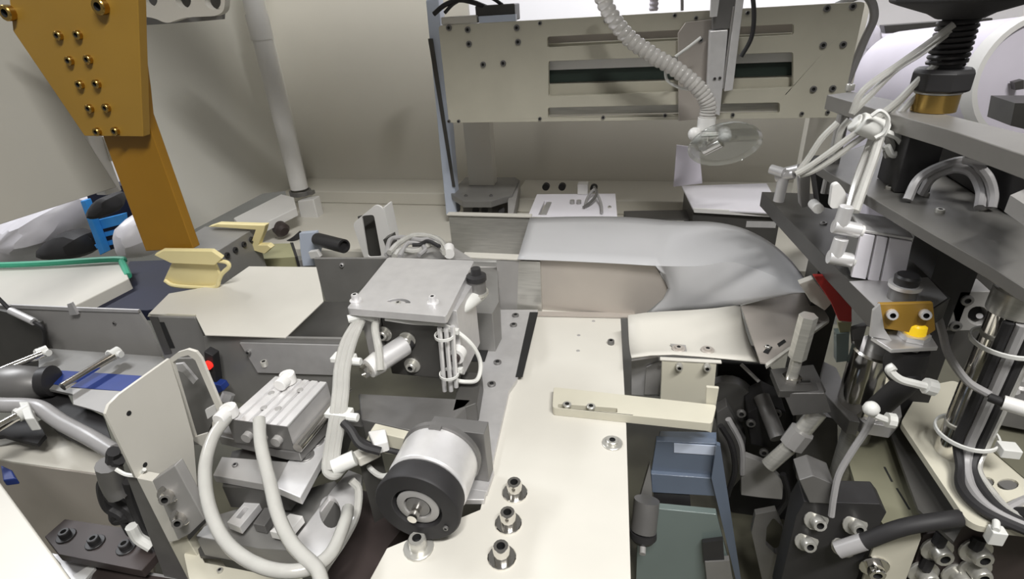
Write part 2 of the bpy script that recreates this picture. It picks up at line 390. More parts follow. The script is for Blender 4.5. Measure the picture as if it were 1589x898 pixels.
bm = B(); pipe(bm, A([(1165, -30), (1170, 20), (1166, 58), (1150, 88)], y=.94), .0032, 8); tag(put('cable', bm, rubber), 'black cable looping down beside the carriage rail', 'cable')
bm = B(); pts = smooth(A([(925, -30), (945, 18), (975, 58), (1012, 85), (1050, 108), (1082, 135), (1098, 160), (1097, 182)], y=.925), 14)
o = put('suction_hose', sweep(bm, pts, .0125, 14, lambda i: 1.0 if i % 3 else .84), hosem)
tag(o, 'clear corrugated suction hose curving down to the pick-up head', 'hose')
bm = B(); pipe(bm, A([(1032, 105), (1036, 125), (1058, 137), (1080, 138)], y=.93), .0022, 8); put('wire_loop', bm, tie, o)
bm = B(); pipe(bm, A([(1088, 58), (1070, 72), (1048, 88)], y=.94), .0022, 8); put('tie_tail', bm, tie, o)
t = T('suction_gripper', 'round clear suction head hanging under the corrugated hose', 'suction cup', at(1108, 262, y=.92))
h = at(1097, 182, y=.925)
put('coupling', cyl(B(), h, h - Z * .018, .0135), white, t)
put('stem', cyl(B(), h - Z * .018, h - Z * .05, .007), chrome, t)
put('nut', cyl(B(), h - Z * .040, h - Z * .049, .013, seg=6), chrome, t)
hc = at(1122, 232, y=.915)
put('cup', lathe(B(), hc + Z * .012, V((.1, -.75, -.65)), [(0, .05), (.006, .055), (.007, .055), (.007, .05)], 32), clear, t)
put('hub', cyl(B(), h - Z * .05, hc + V((-.005, 0, .014)), .010), chrome, t)
for a, b in ((1078, 208), (1124, 207)):
    bm = B(); bmesh.ops.create_uvsphere(bm, u_segments=14, v_segments=8, radius=.0105, matrix=Matrix.Translation(at(a, b, y=.915))); put('knob', bm, white, t)
put('cross_bar', cyl(B(), at(1078, 208, y=.915), at(1124, 207, y=.915), .004), steel, t)

# white shelf below the suction head, dark recess beside it
t = T('receiving_tray', 'white receiving tray below the suction head', 'tray', at(1130, 335, z=.06))
put('tray_face', prism(B(), A([(1058, 288), (1190, 284), (1215, 330), (1075, 323)], z=.085), V((0, 0, -.004))), brightw, t, .001)
put('front_lip', prism(B(), A([(1075, 323), (1215, 330), (1213, 338), (1077, 330)], y=at(1140, 326, z=.085).y), V((0, .003, 0))), white, t, .0008)
put('under_box', prism(B(), A([(1062, 292), (1190, 290), (1212, 330), (1076, 328)], z=.079), V((0, 0, -.079))), dgrey, t)
put('front_rail', prism(B(), A([(1126, 332), (1205, 336), (1205, 344), (1126, 342)], z=.062), V((0, 0, -.012))), alub, t)
t = tag(put('slide_plate', prism(B(), A([(1050, 225), (1085, 230), (1090, 285), (1045, 290)], y=1.02), V((0, .006, 0))), lilac, None, .001), 'pale upright plate behind the clear suction head', 'plate')

# cutter block at the foot of the pillar
t = T('folding_block', 'dark grey octagonal folding block at the foot of the blue pillar', 'block', at(750, 330, z=.02))
put('top_plate', prism(B(), A([(700, 300), (712, 285), (722, 275), (800, 275), (806, 279), (795, 302), (762, 312), (718, 312)], z=.075), V((0, 0, -.014))), mgrey, t, .001)
put('base', prism(B(), A([(718, 312), (762, 312), (800, 300), (790, 282), (715, 290)], z=.060), V((0, 0, -.06))), dgrey, t)
put('side_plate', prism(B(), A([(788, 310), (803, 278), (807, 280), (797, 330), (788, 332)], z=.07), V((0, 0, -.03))), grey, t, .001)
for a, b in ((723, 304), (762, 304)): screw(t, at(a, b, z=.075), Z, .004, .003, False, dsteel)
for a in (738, 752, 778): put('roller', cyl(B(), at(a, 326, y=at(750, 312, z=.06).y - .006), at(a, 326, y=at(750, 312, z=.06).y + .01), .0075, seg=14), black, t)
# white fitting plate
zz = .06
t = T('fitting_plate', 'white plate with air fittings behind the trough', 'plate', at(890, 335, z=zz - .06))
put('plate', prism(B(), A([(833, 301), (955, 300), (958, 336), (818, 337)], z=zz), V((0, 0, -.010)), [A([(845, 311), (852, 311), (845, 333), (835, 333)], z=zz)]), brightw, t, .001)
put('block_below', prism(B(), A([(835, 305), (953, 303), (955, 332), (825, 333)], z=zz - .0105), V((0, 0, -.049))), cream, t)
put('slider', prism(B(), A([(848, 313), (856, 313), (848, 332), (839, 332)], z=zz + .002), V((0, 0, -.008))), grey, t, .001)
bm = B(); q = at(904, 300, z=zz); box(bm, q.x - .010, q.x + .012, q.y - .01, q.y + .01, zz + .0005, zz + .024); put('valve', bm, white, t, .001)
q = at(888, 316, z=zz)
for k in (0, 1): put('port', cyl(B(), q + X * .014 * k, q + X * .014 * k + Z * .008, .005, seg=12), grey, t)
bm = B(); pipe(bm, [at(908, 318, z=zz + .004), at(912, 306, z=zz + .012), at(922, 294, z=zz + .02), at(928, 304, z=zz + .015), at(933, 318, z=zz + .006), at(934, 330, z=zz + .004)], .003, 8); put('hose', bm, grtube, t)
bm = B(); pipe(bm, [at(905, 322, z=zz + .004), at(918, 312, z=zz + .012), at(926, 300, z=zz + .018), at(922, 290, z=zz + .022)], .003, 8); put('hose', bm, dsteel, t)
screw(t, at(946, 322, z=zz), Z, .004, .003, False, steel)
# row of dark knobs on the trim behind
for i, (a, b) in enumerate(((848, 288), (873, 288), (922, 290))):
    o = put('end_plug', cyl(B(), at(a, b, y=1.199), at(a, b, y=1.199) - Y * .012, .008, seg=16), rubber)
    tag(o, 'small black round plug on the ledge, %s' % ('leftmost of three above the fitting plate', 'middle one of three above the fitting plate', 'rightmost of three, behind the white air valve')[i], 'plug', 'plugs above the fitting plate')
tag(put('recess_box', prism(B(), A([(968, 327), (1075, 325), (1078, 342), (970, 338)], z=.05), V((0, 0, -.045))), dgrey, None, .001), 'dark low recess box between the fitting plate and the white tray', 'box')

# ------------------------------------------------------------------ centre: base plate, rail strip
t = T('base_plate', 'big cream base plate with a column of washered screws at the front centre', 'plate', V((-.1, .5, -.012)))
bp_ = put('plate', prism(B(), A([(832, 470), (962, 470), (972, 660), (981, 960), (540, 960), (600, 850), (745, 790), (790, 600), (808, 560)], z=0), V((0, 0, -.012))), creamw, t, .001)
for a, b in ((799, 765), (789, 812), (779, 865)): screw(bp_, at(a, b, z=0), Z, .0078, .014, True, chrome)
screw(bp_, at(950, 688, z=0), Z, .0068, .004, True, steel)
screw(bp_, at(650, 850, z=0), Z, .0085, .012, True, steel)
screw(bp_, at(948, 533, z=0), Z, .005, .006, False, dsteel)
for a, b in ((921, 498), (898, 520), (897, 544)):
    o = put('hole', lathe(B(), at(a, b, z=0), Z, [(0, .0028), (.0003, .0025)], 12), grey, t)
t2 = tag(put('plate_support', prism(B(), A([(850, 480), (955, 480), (960, 700), (962, 898), (700, 898), (760, 780), (815, 580)], z=-.014), V((0, 0, -.325))), bedm), 'dark pedestal carrying the big cream base plate', 'pedestal')
t = T('rail_strip', 'long aluminium strip along the left edge of the base plate', 'strip', at(780, 580, z=0))
put('strip', prism(B(), A([(762, 480), (835, 480), (802, 588), (790, 605), (751, 775), (690, 775), (735, 655), (742, 590)], z=.007), V((0, 0, -.007))), alu, t, .0008)
for q in ([(757, 485), (776, 485), (752, 560), (731, 560)], [(822, 484), (835, 484), (811, 584), (800, 584)]):
    put('black_inlay', prism(B(), A(q, z=.0085), V((0, 0, -.001))), slotm, t)
for a, b in ((800, 490), (797, 505), (772, 563), (763, 597)): screw(t, at(a, b, z=.007), Z, .0055, .003, False, dsteel)

# trough with vertical walls
h = .09; yf = .757; yb = .935
xl = at(720, 395, z=h).x; xe = .022
t = T('trough', 'tan steel trough under the white film, open at its left end', 'trough', V((-.15, .85, 0)))
fw = [V((xl + .085, yf, .0)), V((xl + .085, yf, h)), V((.020, yf, h)), at(1037, 446, y=yf), at(1030, 462, y=yf), at(998, 489, y=yf), V((-.01, yf, .0))]
fw[-1] = at(985, 489, y=yf)
put('front_wall', prism(B(), fw, V((0, .003, 0))), tan, t)
put('front_lip', box(B(), xl, -.18, yf - .008, yf + .01, h, h + .003), creamw, t, .0008)
put('front_seam', box(B(), xl + .082, -.15, yf - .006, yf - .001, .0, h - .001), steel, t)
put('rear_wall', box(B(), xl - .085, .07, yb, yb + .004, .004, h), steel, t)
put('rear_lip', box(B(), xl - .088, -.20, yb - .003, yb + .012, h, h + .003), creamw, t, .0008)
put('bottom', box(B(), xl - .06, .0, yf + .003, yb, .003, .006), grey, t)
put('left_strip', prism(B(), A([(770, 404), (805, 404), (802, 484), (776, 482)], y=yf - .0065), V((0, .0015, 0))), grey, t)
put('foot_flange', prism(B(), A([(780, 482), (985, 485), (985, 492), (778, 488)], z=.003), V((0, 0, -.002))), tan, t)

# white film
back = [(822, 338), (880, 336), (960, 336), (1030, 341), (1060, 343), (1105, 344), (1150, 353), (1190, 372), (1222, 398), (1245, 426), (1262, 450)]
crease = [(803, 402), (865, 404), (950, 408), (1017, 412), (1050, 413), (1090, 412), (1130, 406), (1165, 414), (1200, 428), (1230, 440), (1262, 452)]
zb_ = [h + .004] * 4 + [h + .006, h + .008, h + .008, h + .008, h + .004, h + .003, h + .001]
zc_ = [h + .004] * 4 + [h + .004, h + .005, h + .010, h + .008, h + .005, h + .002, h]
low = [(1000, 490), (1040, 488), (1085, 484), (1120, 478), (1155, 471), (1195, 463), (1230, 456), (1262, 452)]
ylow = [.752, .748, .742, .735, .725, .712, .70, .69]
pb = smooth([at(a, b, z=c) for (a, b), c in zip(back, zb_)], 4)
pc = smooth([at(a, b, z=c) for (a, b), c in zip(crease, zc_)], 4)
plo = smooth([at(a, b, y=c) for (a, b), c in zip(low, ylow)], 4); plo[-1] = pc[-1]
edge0 = [pc[12]] + [at(a, b, y=.7535) for a, b in ((1027, 425), (1037, 448), (1029, 464), (1016, 477))] + [plo[0]]
bm = B(); rows = 6; grid = []
for p, q in zip(pb, pc):
    lift = .004 if p.x > pb[12].x else 0
    grid.append([bm.verts.new(p.lerp(q, k / rows) + Z * lift * math.sin(math.pi * k / rows)) for k in range(rows)] + [bm.verts.new(q)])
for g, g2 in zip(grid, grid[1:]):
    for k in range(rows): bm.faces.new((g[k], g2[k], g2[k + 1], g[k + 1]))
prev = None
for i in range(12, len(pc)):
    top = grid[i][-1]; e = plo[i - 12]; col_ = [top]; f_ = min(1, (i - 12) / 10)
    for k in range(1, 6):
        p = top.co.lerp(e, k / 5)
        s_ = (edge0[k] - edge0[0].lerp(edge0[5], k / 5)) * max(0, 1 - (i - 12) / 5)
        col_.append(bm.verts.new(p + s_ - Y * .005 * math.sin(math.pi * k / 5) * f_))
    if prev:
        for k in range(5): bm.faces.new((prev[k], col_[k], col_[k + 1], prev[k + 1]))
    prev = col_
bmesh.ops.remove_doubles(bm, verts=bm.verts, dist=.0002)
bmesh.ops.dissolve_degenerate(bm, edges=bm.edges, dist=.0001)
o = put('film_web', bm, film)
md = o.modifiers.new('solid', 'SOLIDIFY'); md.thickness = .0008
tag(o, 'frosted white film bridging the trough and tapering to a point at the right', 'film')

# curved white tray, tan folding plate
zt = .03
t = T('film_tray', 'curved white sheet tray under the film point', 'tray', at(1075, 520, z=zt))
bm = B()
cols = [((974, 490), (980, 556)), ((1000, 486), (1010, 552)), ((1030, 484), (1045, 551)), ((1070, 482), (1085, 554)), ((1110, 479), (1130, 558)), ((1148, 474), (1181, 563))]
g = []
for (a, b) in cols:
    p, q = at(*a, z=zt + .012), at(*b, z=zt)
    g.append([bm.verts.new(p.lerp(q, k / 6) - Z * .013 * math.sin(math.pi * k / 6)) for k in range(7)])
for c1, c2 in zip(g, g[1:]):
    for k in range(6): bm.faces.new((c1[k], c2[k], c2[k + 1], c1[k + 1]))
o = put('sheet', bm, creamw, t); md = o.modifiers.new('s', 'SOLIDIFY'); md.thickness = .002
bm = B(); p = A([(976, 494), (1000, 495), (1018, 505), (1018, 535), (978, 540)], z=zt + .0035); 
for a, b in ((1053, 541), (1098, 543)): 
    screw(t, at(a, b, z=zt - .002), Z, .005, .002, True, tan)
put('stain_patch', prism(B(), A([(1040, 533), (1064, 535), (1066, 545), (1050, 548)], z=zt - .0018), V((0, 0, -.0004))), grey, t)
t = T('fold_plate', 'tan bent plate with slotted edge beside the curved white tray', 'plate', at(1220, 510, z=.03))
put('plate', prism(B(), A([(1150, 474), (1205, 460), (1250, 452), (1272, 470), (1286, 492), (1250, 520), (1189, 563), (1180, 562)], z=.045), V((0, 0, -.002))), tan, t)
bm = B(); prism(bm, A([(1286, 492), (1287, 497), (1190, 568), (1188, 563)], z=.045), V((0, 0, -.004))); put('edge_flange', bm, creamw, t)
for q in ([(1184, 546), (1192, 536), (1199, 538), (1192, 549)], [(1206, 533), (1217, 526), (1220, 530), (1209, 538)]):
    put('slot', prism(B(), A(q, z=.0455), V((0, 0, -.0004))), slotm, t)
screw(t, at(1191, 539, z=.0455), Z, .0035, .003, False, steel); screw(t, at(1264, 499, z=.0455), Z, .0035, .003, False, steel)

# support bracket and slotted bar
yk = .60
t = T('tray_bracket', 'cream angle bracket with two screws holding up the curved tray', 'bracket', at(1065, 620, z=.013))
z0 = .0125; x0, x1 = at(1027, 600, y=yk).x, at(1108, 600, y=yk).x
put('web', prism(B(), A([(1027, 559), (1112, 564), (1104, 650), (1024, 636)], y=yk), V((0, .006, 0))), cream, t, .001)
put('top_flange', prism(B(), A([(1024, 557), (1120, 562), (1120, 565), (1024, 560)], y=yk - .001), V((0, .006, 0))), creamw, t, .001)
for a, b in ((1054, 566), (1097, 567)): screw(t, at(a, b, y=yk), -Y, .0045, .008, False, steel)
t = T('side_guard', 'grey steel gusset hidden behind the cream angle bracket', 'gusset', at(1000, 600, z=0))
put('web', prism(B(), A([(980, 560), (1022, 554), (1024, 615), (980, 612)], y=.64), V((0, .004, 0))), alu, t)
put('rib', prism(B(), A([(1003, 570), (1026, 560), (1024, 612), (1000, 612)], y=.636), V((0, .003, 0))), grey, t)
t = T('slotted_bar', 'cream slotted bar lying across the base plate under the angle bracket', 'bar', at(985, 640, z=.0))
sl = rnd(A([(866, 626), (958, 633), (958, 640), (866, 632)], z=.012), .002, 3)
pts = rnd(A([(859, 600), (1112, 628), (1105, 657), (857, 632)], z=.012), .004, 3)
put('bar', prism(B(), pts, V((0, 0, -.0118)), [sl]), cream, t, .001)
for a, b in ((880, 629), (917, 632)): screw(t, at(a, b, z=.012), Z, .0052, .003, False, steel)
put('upright_end', prism(B(), A([(1096, 600), (1116, 602), (1104, 672), (1093, 668)], y=.545), V((0, .004, 0))), cream, t, .001)

# ------------------------------------------------------------------ grey top plate assembly
zp = .15
t = T('clamp_station', 'grey plate head with corner screws on a dark clamp body, at the centre', 'clamp', at(650, 640, z=.03))
pl = rnd(A([(538, 478), (602, 399), (736, 404), (692, 491)], z=zp), .004, 3)
c = at(618, 469, z=zp)
hm = [c + V((.0145 * math.cos(a), .009 * math.sin(a), 0)) for a in [math.pi * k / 8 for k in range(9)]] + [c + V((.009 * math.cos(a), .004 * math.sin(a), 0)) for a in [math.pi * (8 - k) / 8 for k in range(9)]]
tp_ = put('top_plate', prism(B(), pl, V((0, 0, -.009)), [hm]), alu, t, .0012)
screw(tp_, c + V((0, -.001, 0)), Z, .0035, .001, False, steel)
for a, b in ((552, 466), (672, 469)): screw(tp_, at(a, b, z=zp), Z, .0042, .007, True, alub)
yv = at(640, 500, z=zp - .01).y
xa, xb = at(590, 510, y=yv + .02).x, at(694, 510, y=yv + .02).x
put('clamp_body', box(B(), xa, xb - .008, yv + .025, yv + .09, .045, zp - .0095), dgrey, t, .002)
put('left_rib', box(B(), xa - .022, xa - .001, yv + .02, yv + .08, .06, zp - .0095), grey, t, .001)
put('right_rib', box(B(), xb - .007, xb + .01, yv + .03, yv + .1, .05, zp - .0095), alu, t, .001)
ys = yv + .025
for a, b in ((632, 526), (640, 566), (596, 517), (560, 500)): screw(t, at(a, b, y=ys), -Y, .0062, .006, True, steel)
put('foot', prism(B(), A([(556, 610), (733, 620), (700, 655), (640, 668), (560, 650)], z=.035), V((0, 0, -.034))), dsteel, t, .002)
# small cylinder on it
a, b = at(628, 535, y=ys - .004), at(572, 572, y=ys - .05)
d = (b - a).normalized()
put('cylinder_barrel', cyl(B(), a, a + d * (b - a).length * .72, .0125), alub, t, .001)
put('cylinder_cap', cyl(B(), a + d * (b - a).length * .72, b, .0135, .0115, 18), white, t)
put('cylinder_nut', cyl(B(), b, b + d * .008, .0075, seg=6), chrome, t)
put('piston_port', cyl(B(), a - d * .012, a, .009), black, t)
# vertical dark right-hand rod bundle
for k, (a, b) in enumerate((((682, 508), (690, 606)), ((692, 508), (700, 606)), ((702, 506), (708, 600)))):
    put('tie_rod', cyl(B(), at(*a, y=yv + .012), at(*b, y=yv + .012), .0028, seg=10), alub, t)
tie_ring('cable_tie', t, at(697, 580, y=yv + .012), Z, .0105)
tie_ring('cable_tie', t, at(690, 520, y=yv + .012), Z, .0105)
# air fitting right of the plate
t = T('air_fitting', 'white elbow air fitting with a black port cap right of the grey plate', 'fitting', at(720, 500, z=.10))
bm = B(); pipe(bm, [at(700, 486, z=.125), at(722, 474, z=.125), at(738, 462, z=.122), at(746, 455, z=.12)], .0085, 12); put('elbow', bm, tie, t)
put('port', cyl(B(), at(742, 458, z=.122), at(742, 458, z=.122) + Z * .022, .011), dsteel, t)
put('cap', lathe(B(), at(742, 458, z=.122) + Z * .022, Z, [(0, .0125), (.006, .0125), (.008, .007), (.016, .006)], 18), black, t)
bm = B(); ring(bm, at(742, 458, z=.122) + Z * .002, Z, .011, .0135, .004); put('collar', bm, steel, t)
put('body', box(B(), at(704, 505, z=.10).x - .012, at(704, 505, z=.10).x + .010, at(704, 505, z=.10).y, at(704, 505, z=.1).y + .02, .095, .122), tie, t, .003)
put('base_block', prism(B(), A([(737, 412), (772, 412), (774, 468), (764, 486), (706, 484)], z=.07), V((0, 0, -.063))), mgrey, t, .001)
put('cover_strip', prism(B(), A([(732, 405), (771, 405), (771, 414), (730, 414)], z=.071), V((0, 0, -.002))), white, t)
# loose tubes right
bm = B(); pipe(bm, [at(598, 494, z=.137), at(640, 500, z=.132), at(690, 505, z=.122), at(728, 530, z=.10), at(745, 560, z=.07), at(741, 588, z=.05), at(722, 592, z=.045), at(700, 588, z=.05)], .0026, 8)
tag(put('air_tube', bm, tie), 'thin white tube looping from under the grey plate to the right', 'tube')
t = tag(put('corner_post_block', prism(B(), A([(716, 575), (748, 578), (740, 625), (700, 640)], z=.035), V((0, 0, -.028))), dgrey, None, .002), 'dark block at the right foot of the grey plate head', 'block')
o = put('round_boss', cyl(B(), at(712, 545, y=yv + .03), at(712, 545, y=yv + .03) - Y * .012, .010), white); tag(o, 'small white round boss between the rod bundle and the black inlay', 'boss')
put('end', cyl(B(), at(712, 545, y=yv + .03) - Y * .0122, at(712, 545, y=yv + .03) - Y * .016, .006), brown, o)

# tangle of tubes behind the grey plate
t = T('tube_tangle', 'tangle of clear tubes and wires behind the grey plate', 'tube', at(645, 390, z=.10))
for k, (pts, m, r) in enumerate((
    ([(600, 395), (606, 372), (625, 368), (650, 372), (672, 372), (690, 385), (700, 397)], grtube, .004),
    ([(604, 392), (618, 378), (640, 366), (665, 366), (684, 374), (694, 388)], tube, .0045),
    ([(612, 398), (622, 388), (645, 390), (662, 382), (676, 378), (690, 392)], tube, .0045),
    ([(620, 398), (632, 378), (648, 378), (660, 386), (650, 396)], grtube, .0035),
    ([(640, 380), (652, 379), (664, 374), (682, 382)], rubber, .003))):
    bm = B(); pipe(bm, [at(a, b, z=.115 + .004 * k) for a, b in pts], r, 8); put('tube', bm, m, t)
put('left_block', prism(B(), A([(594, 372), (606, 366), (612, 392), (604, 398)], y=.80), V((0, .02, 0))), dgrey, t, .001)
put('union', cyl(B(), at(697, 384, z=.12), at(697, 394, z=.12), .008, seg=12), white, t)
tag(put('tube_shelf', prism(B(), A([(598, 384), (700, 380), (735, 402), (603, 399)], z=.10), V((0, 0, -.09))), grey, None, .001), 'grey shelf block carrying the tangle of tubes', 'block')

# ------------------------------------------------------------------ encoder
fc = at(647, 789, z=.047); ax = -Y
t = T('encoder', 'round silver encoder with a black front ring at the front centre', 'encoder', V((fc.x, fc.y + .03, 0)))
L0 = .064
put('body', lathe(B(), fc + Y * L0, -Y, [(0, .0385), (.004, .0395), (L0 - .026, .0395), (L0 - .024, .0375)], 40), alub, t, .0006)
put('rear_ring', lathe(B(), fc + Y * (L0 + .006), -Y, [(0, .041), (.005, .041), (.006, .0385)], 40), dsteel, t)
put('front_ring', lathe(B(), fc + Y * .022, -Y, [(0, .0385), (.020, .0412), (.0225, .040), (.0225, .024), (.014, .022), (.014, 0)], 40, False), rubber, t, .0006)
put('bearing', lathe(B(), fc + Y * .006, -Y, [(0, .0205), (.004, .0205), (.005, .0185), (.005, .0135), (-.001, .012)], 32, False), grey, t)
put('hub', lathe(B(), fc + Y * .008, -Y, [(0, .0125), (.006, .0115), (.0065, .007), (.0065, .0)], 24, False), dsteel, t)
put('shaft', cyl(B(), fc + Y * .004, fc - Y * .012, .0045, seg=14), chrome, t)
bm = B(); box(bm, fc.x - .006, fc.x + .006, fc.y + L0 - .004, fc.y + L0 + .001, fc.z + .0375, fc.z + .041); put('notch_key', bm, dsteel, t)
screw(t, fc + V((.026, -.001, -.018)), -Y, .0025, .002, False, dsteel)
yq = fc.y + L0 + .012
x0, x1 = at(664, 660, y=yq).x, at(750, 665, y=yq).x
t = T('encoder_mount', 'dark square mounting block behind the silver encoder', 'mount', V(((x0 + x1) / 2, yq + .01, 0)))
zt_ = at(708, 668, y=yq).z
put('block', box(B(), x0, x1, yq, yq + .018, .0075, zt_), dsteel, t, .0008)
put('foot', box(B(), x0 + .02, x1 + .001, yq - .012, yq + .016, .0005, .0072), alu, t, .0005)
put('arm', prism(B(), A([(575, 668), (668, 690), (668, 712), (560, 700)], y=yq + .004), V((0, .012, 0))), cream, t, .001)
bm = B(); pipe(bm, [at(530, 640, z=.07), at(548, 672, z=.06), at(575, 690, z=.055), at(612, 700, z=.05), at(640, 705, z=.05)], .003, 8); tag(put('signal_cable', bm, rubber), 'black signal cable entering the silver encoder from the left', 'cable')
bm = B(); pipe(bm, [at(560, 690, z=.03), at(570, 720, z=.02), at(590, 738, z=.03), at(612, 735, z=.045)], .003, 8); tag(put('signal_cable', bm, tie), 'white cable curling under the left side of the encoder', 'cable')
t = T('limit_switch', 'white connector block left of the encoder', 'connector', at(585, 680, z=.06))
put('body', prism(B(), A([(570, 668), (598, 664), (602, 684), (580, 690)], z=.065), V((0, 0, -.014))), white, t, .002)
put('plug', prism(B(), A([(546, 700), (578, 686), (590, 695), (556, 712)], z=.05), V((0, 0, -.012))), creamw, t, .002)
put('stand', prism(B(), A([(556, 712), (590, 695), (575, 690), (556, 700)], z=.037), V((0, 0, -.36))), dgrey, t)

# ------------------------------------------------------------------ left: walls of the infeed and cover sheet
yw = .79
t = tag(put('infeed_rear_wall', prism(B(), A([(486, 401), (603, 401), (570, 440), (540, 468), (505, 467), (497, 440)], y=yw), V((0, .006, 0))), mgrey, None, .001), 'grey steel wall between the cream cover sheet and the grey plate head', 'wall plate')
screw(t, at(531, 411, y=yw), -Y, .004, .003, False, alu)
tag(put('infeed_floor', prism(B(), A([(440, 466), (548, 468), (535, 530), (440, 530)], z=.0), V((0, 0, -.006))), dgrey, None), 'dark infeed floor plate beside the cover sheet point', 'plate')
zc = .105
t = T('cover_sheet', 'large cream cover sheet with slanted corners, left of centre', 'cover', at(380, 470, z=zc))
pl = A([(386, 413), (491, 414), (497, 440), (502, 467), (443, 523), (318, 519), (303, 489), (231, 486), (262, 455), (347, 440)], z=zc)
put('sheet', prism(B(), pl, V((0, 0, -.002))), creamw, t, .0006)
put('bent_edge', prism(B(), A([(231, 486), (303, 489), (303, 494), (229, 491)], y=at(265, 487, z=zc).y - .001), V((0, .002, 0))), cream, t)
yb_ = at(265, 490, z=zc).y
t = T('end_block', 'dark slotted end block under the near corner of the cover sheet', 'block', at(270, 545, y=yb_))
put('block', prism(B(), A([(231, 491), (302, 493), (316, 522), (322, 560), (258, 566)], y=yb_), V((0, .03, 0))), mgrey, t, .001)
put('slot', prism(B(), A([(247, 500), (254, 500), (271, 540), (264, 540)], y=yb_ - .0008), V((0, .001, 0))), slotm, t)
put('dark_stripe', prism(B(), A([(231, 491), (244, 492), (266, 548), (255, 550)], y=yb_ - .0012), V((0, .001, 0))), dgrey, t)
yf2 = at(420, 524, z=zc).y + .004
t = T('infeed_front_wall', 'grey steel front wall below the cream cover sheet', 'wall plate', at(420, 600, y=yf2))
put('wall', prism(B(), A([(316, 522), (540, 526), (528, 660), (470, 640), (340, 620), (322, 570)], y=yf2), V((0, .004, 0))), mgrey, t)
put('backing_strip', prism(B(), A([(372, 532), (532, 536), (526, 582), (400, 578)], y=yf2 - .003), V((0, .002, 0))), alu, t)
screw(t, at(386, 546, y=yf2 - .003), -Y, .0035, .003, False, dsteel)
screw(t, at(411, 563, y=yf2 - .003), -Y, .0035, .003, False, dsteel)

# pale yellow clip
yc = .585
t = T('clip_sheet', 'pale yellow bent plastic clip at the foot of the ochre arm', 'clip', at(295, 447, y=yc))
put('top_flange', prism(B(), A([(239, 396), (252, 389), (329, 390), (345, 401), (334, 411), (264, 408)], y=yc - .004), V((0, .006, .002))), ycream, t, .001)
put('web', prism(B(), A([(266, 408), (334, 409), (342, 428), (334, 446), (272, 442), (254, 434)], y=yc + .004), V((0, .004, 0))), ycream, t, .001)
bm = B(); sweep(bm, smooth(A([(335, 404), (352, 407), (355, 414), (345, 424), (340, 434), (336, 444), (318, 446), (272, 443), (256, 435)], y=yc), 6), .003, 8); put('rolled_edge', bm, ycream, t)

# boxes behind the cover sheet
zb2 = .10
t = T('sensor_box', 'grey box with a row of dark screws behind the yellow clip', 'box', at(350, 430, z=.03))
top = A([(300, 362), (318, 351), (396, 353), (340, 388), (300, 386)], z=.13)
put('box', prism(B(), top, V((0, 0, -.075))), mgrey, t, .001)
ys = at(366, 385, z=.11)
a, b = top[3], top[2]; nrm = V((b.y - a.y, a.x - b.x, 0)).normalized()
if nrm.y > 0: nrm = -nrm
nrm = V((b.y - a.y, -(b.x - a.x), 0)).normalized()
for k in (.12, .34, .58, .8): screw(t, a.lerp(b, k) - Z * .014 + nrm * .0003, nrm, .005, .003, False, black)
t = T('olive_box', 'olive green box right of the grey sensor box', 'box', at(420, 410, z=.0))
put('body', prism(B(), A([(396, 392), (410, 378), (452, 377), (458, 398), (400, 402)], z=.065), V((0, 0, -.064))), olive, t, .001)
put('end_strip', prism(B(), A([(450, 376), (455, 376), (462, 398), (458, 399)], z=.066), V((0, 0, -.065))), black, t)
t = tag(put('clamp_strip', prism(B(), A([(322, 352), (337, 347), (400, 349), (412, 349), (409, 360), (401, 380), (415, 380), (421, 385), (411, 394), (391, 388), (388, 380), (396, 357), (340, 353)], y=at(370, 352, z=.132).y - .014), V((0, .012, 0))), ycream, None, .0015), 'pale yellow S-shaped strip hooked over the grey sensor box', 'strip')
o = put('lever_knob', lathe(B(), at(430, 350, y=1.0), V((.6, -.3, -.25)), [(0, .009), (.006, .016), (.022, .017), (.028, .011)], 16), brown); tag(o, 'dark maroon knob beside the conduit post foot', 'knob')
bm = B(); pipe(bm, [at(428, 372, y=1.0), at(440, 378, y=.99), at(455, 372, y=.99), at(468, 361, y=1.0)], .006, 8); put('lever', bm, black, o)
t = T('camera_barrel', 'dark cylindrical sensor barrel on a white bracket behind the cover sheet', 'sensor', at(480, 402, y=.87))
p, q = at(492, 371, y=.90), at(534, 382, y=.86)
d = (q - p).normalized()
put('barrel', lathe(B(), p, d, [(0, .0125), (.004, .0135), ((q - p).length, .0135), ((q - p).length, .010), ((q - p).length - .006, .009), ((q - p).length - .006, 0)], 24, False), black, t)
put('mount_bracket', prism(B(), A([(464, 362), (489, 360), (496, 385), (490, 412), (470, 413), (466, 390)], y=.905), V((0, .012, 0))), iceblue, t, .001)
put('clip', prism(B(), A([(478, 391), (491, 389), (497, 399), (482, 402)], y=.88), V((0, .01, 0))), white, t, .001)
put('foot', prism(B(), A([(464, 404), (500, 404), (500, 425), (464, 425)], y=.93), V((0, .02, 0))), grey, t)

# white slotted guard at the back
yg = .86
sl = rnd(A([(561, 335), (580, 333), (592, 398), (571, 399)], y=yg), .006, 4)
ol = rnd(A([(547, 347), (583, 317), (594, 322), (612, 402), (566, 404)], y=yg), .010, 5)
t = T('slotted_guard', 'white rounded guard with one long dark slot, behind the grey plate', 'guard', at(588, 403, y=yg))
put('plate', prism(B(), ol, V((0, .004, 0)), [sl]), white, t, .001)
put('inner_web', prism(B(), A([(555, 336), (586, 328), (606, 402), (566, 404)], y=yg + .03), V((0, .003, 0))), dgrey, t)
put('side_flange', prism(B(), [at(594, 322, y=yg) , at(612, 402, y=yg), at(612, 402, y=yg) + Y * .033, at(594, 322, y=yg) + Y * .033], V((.003, 0, 0))), white, t)

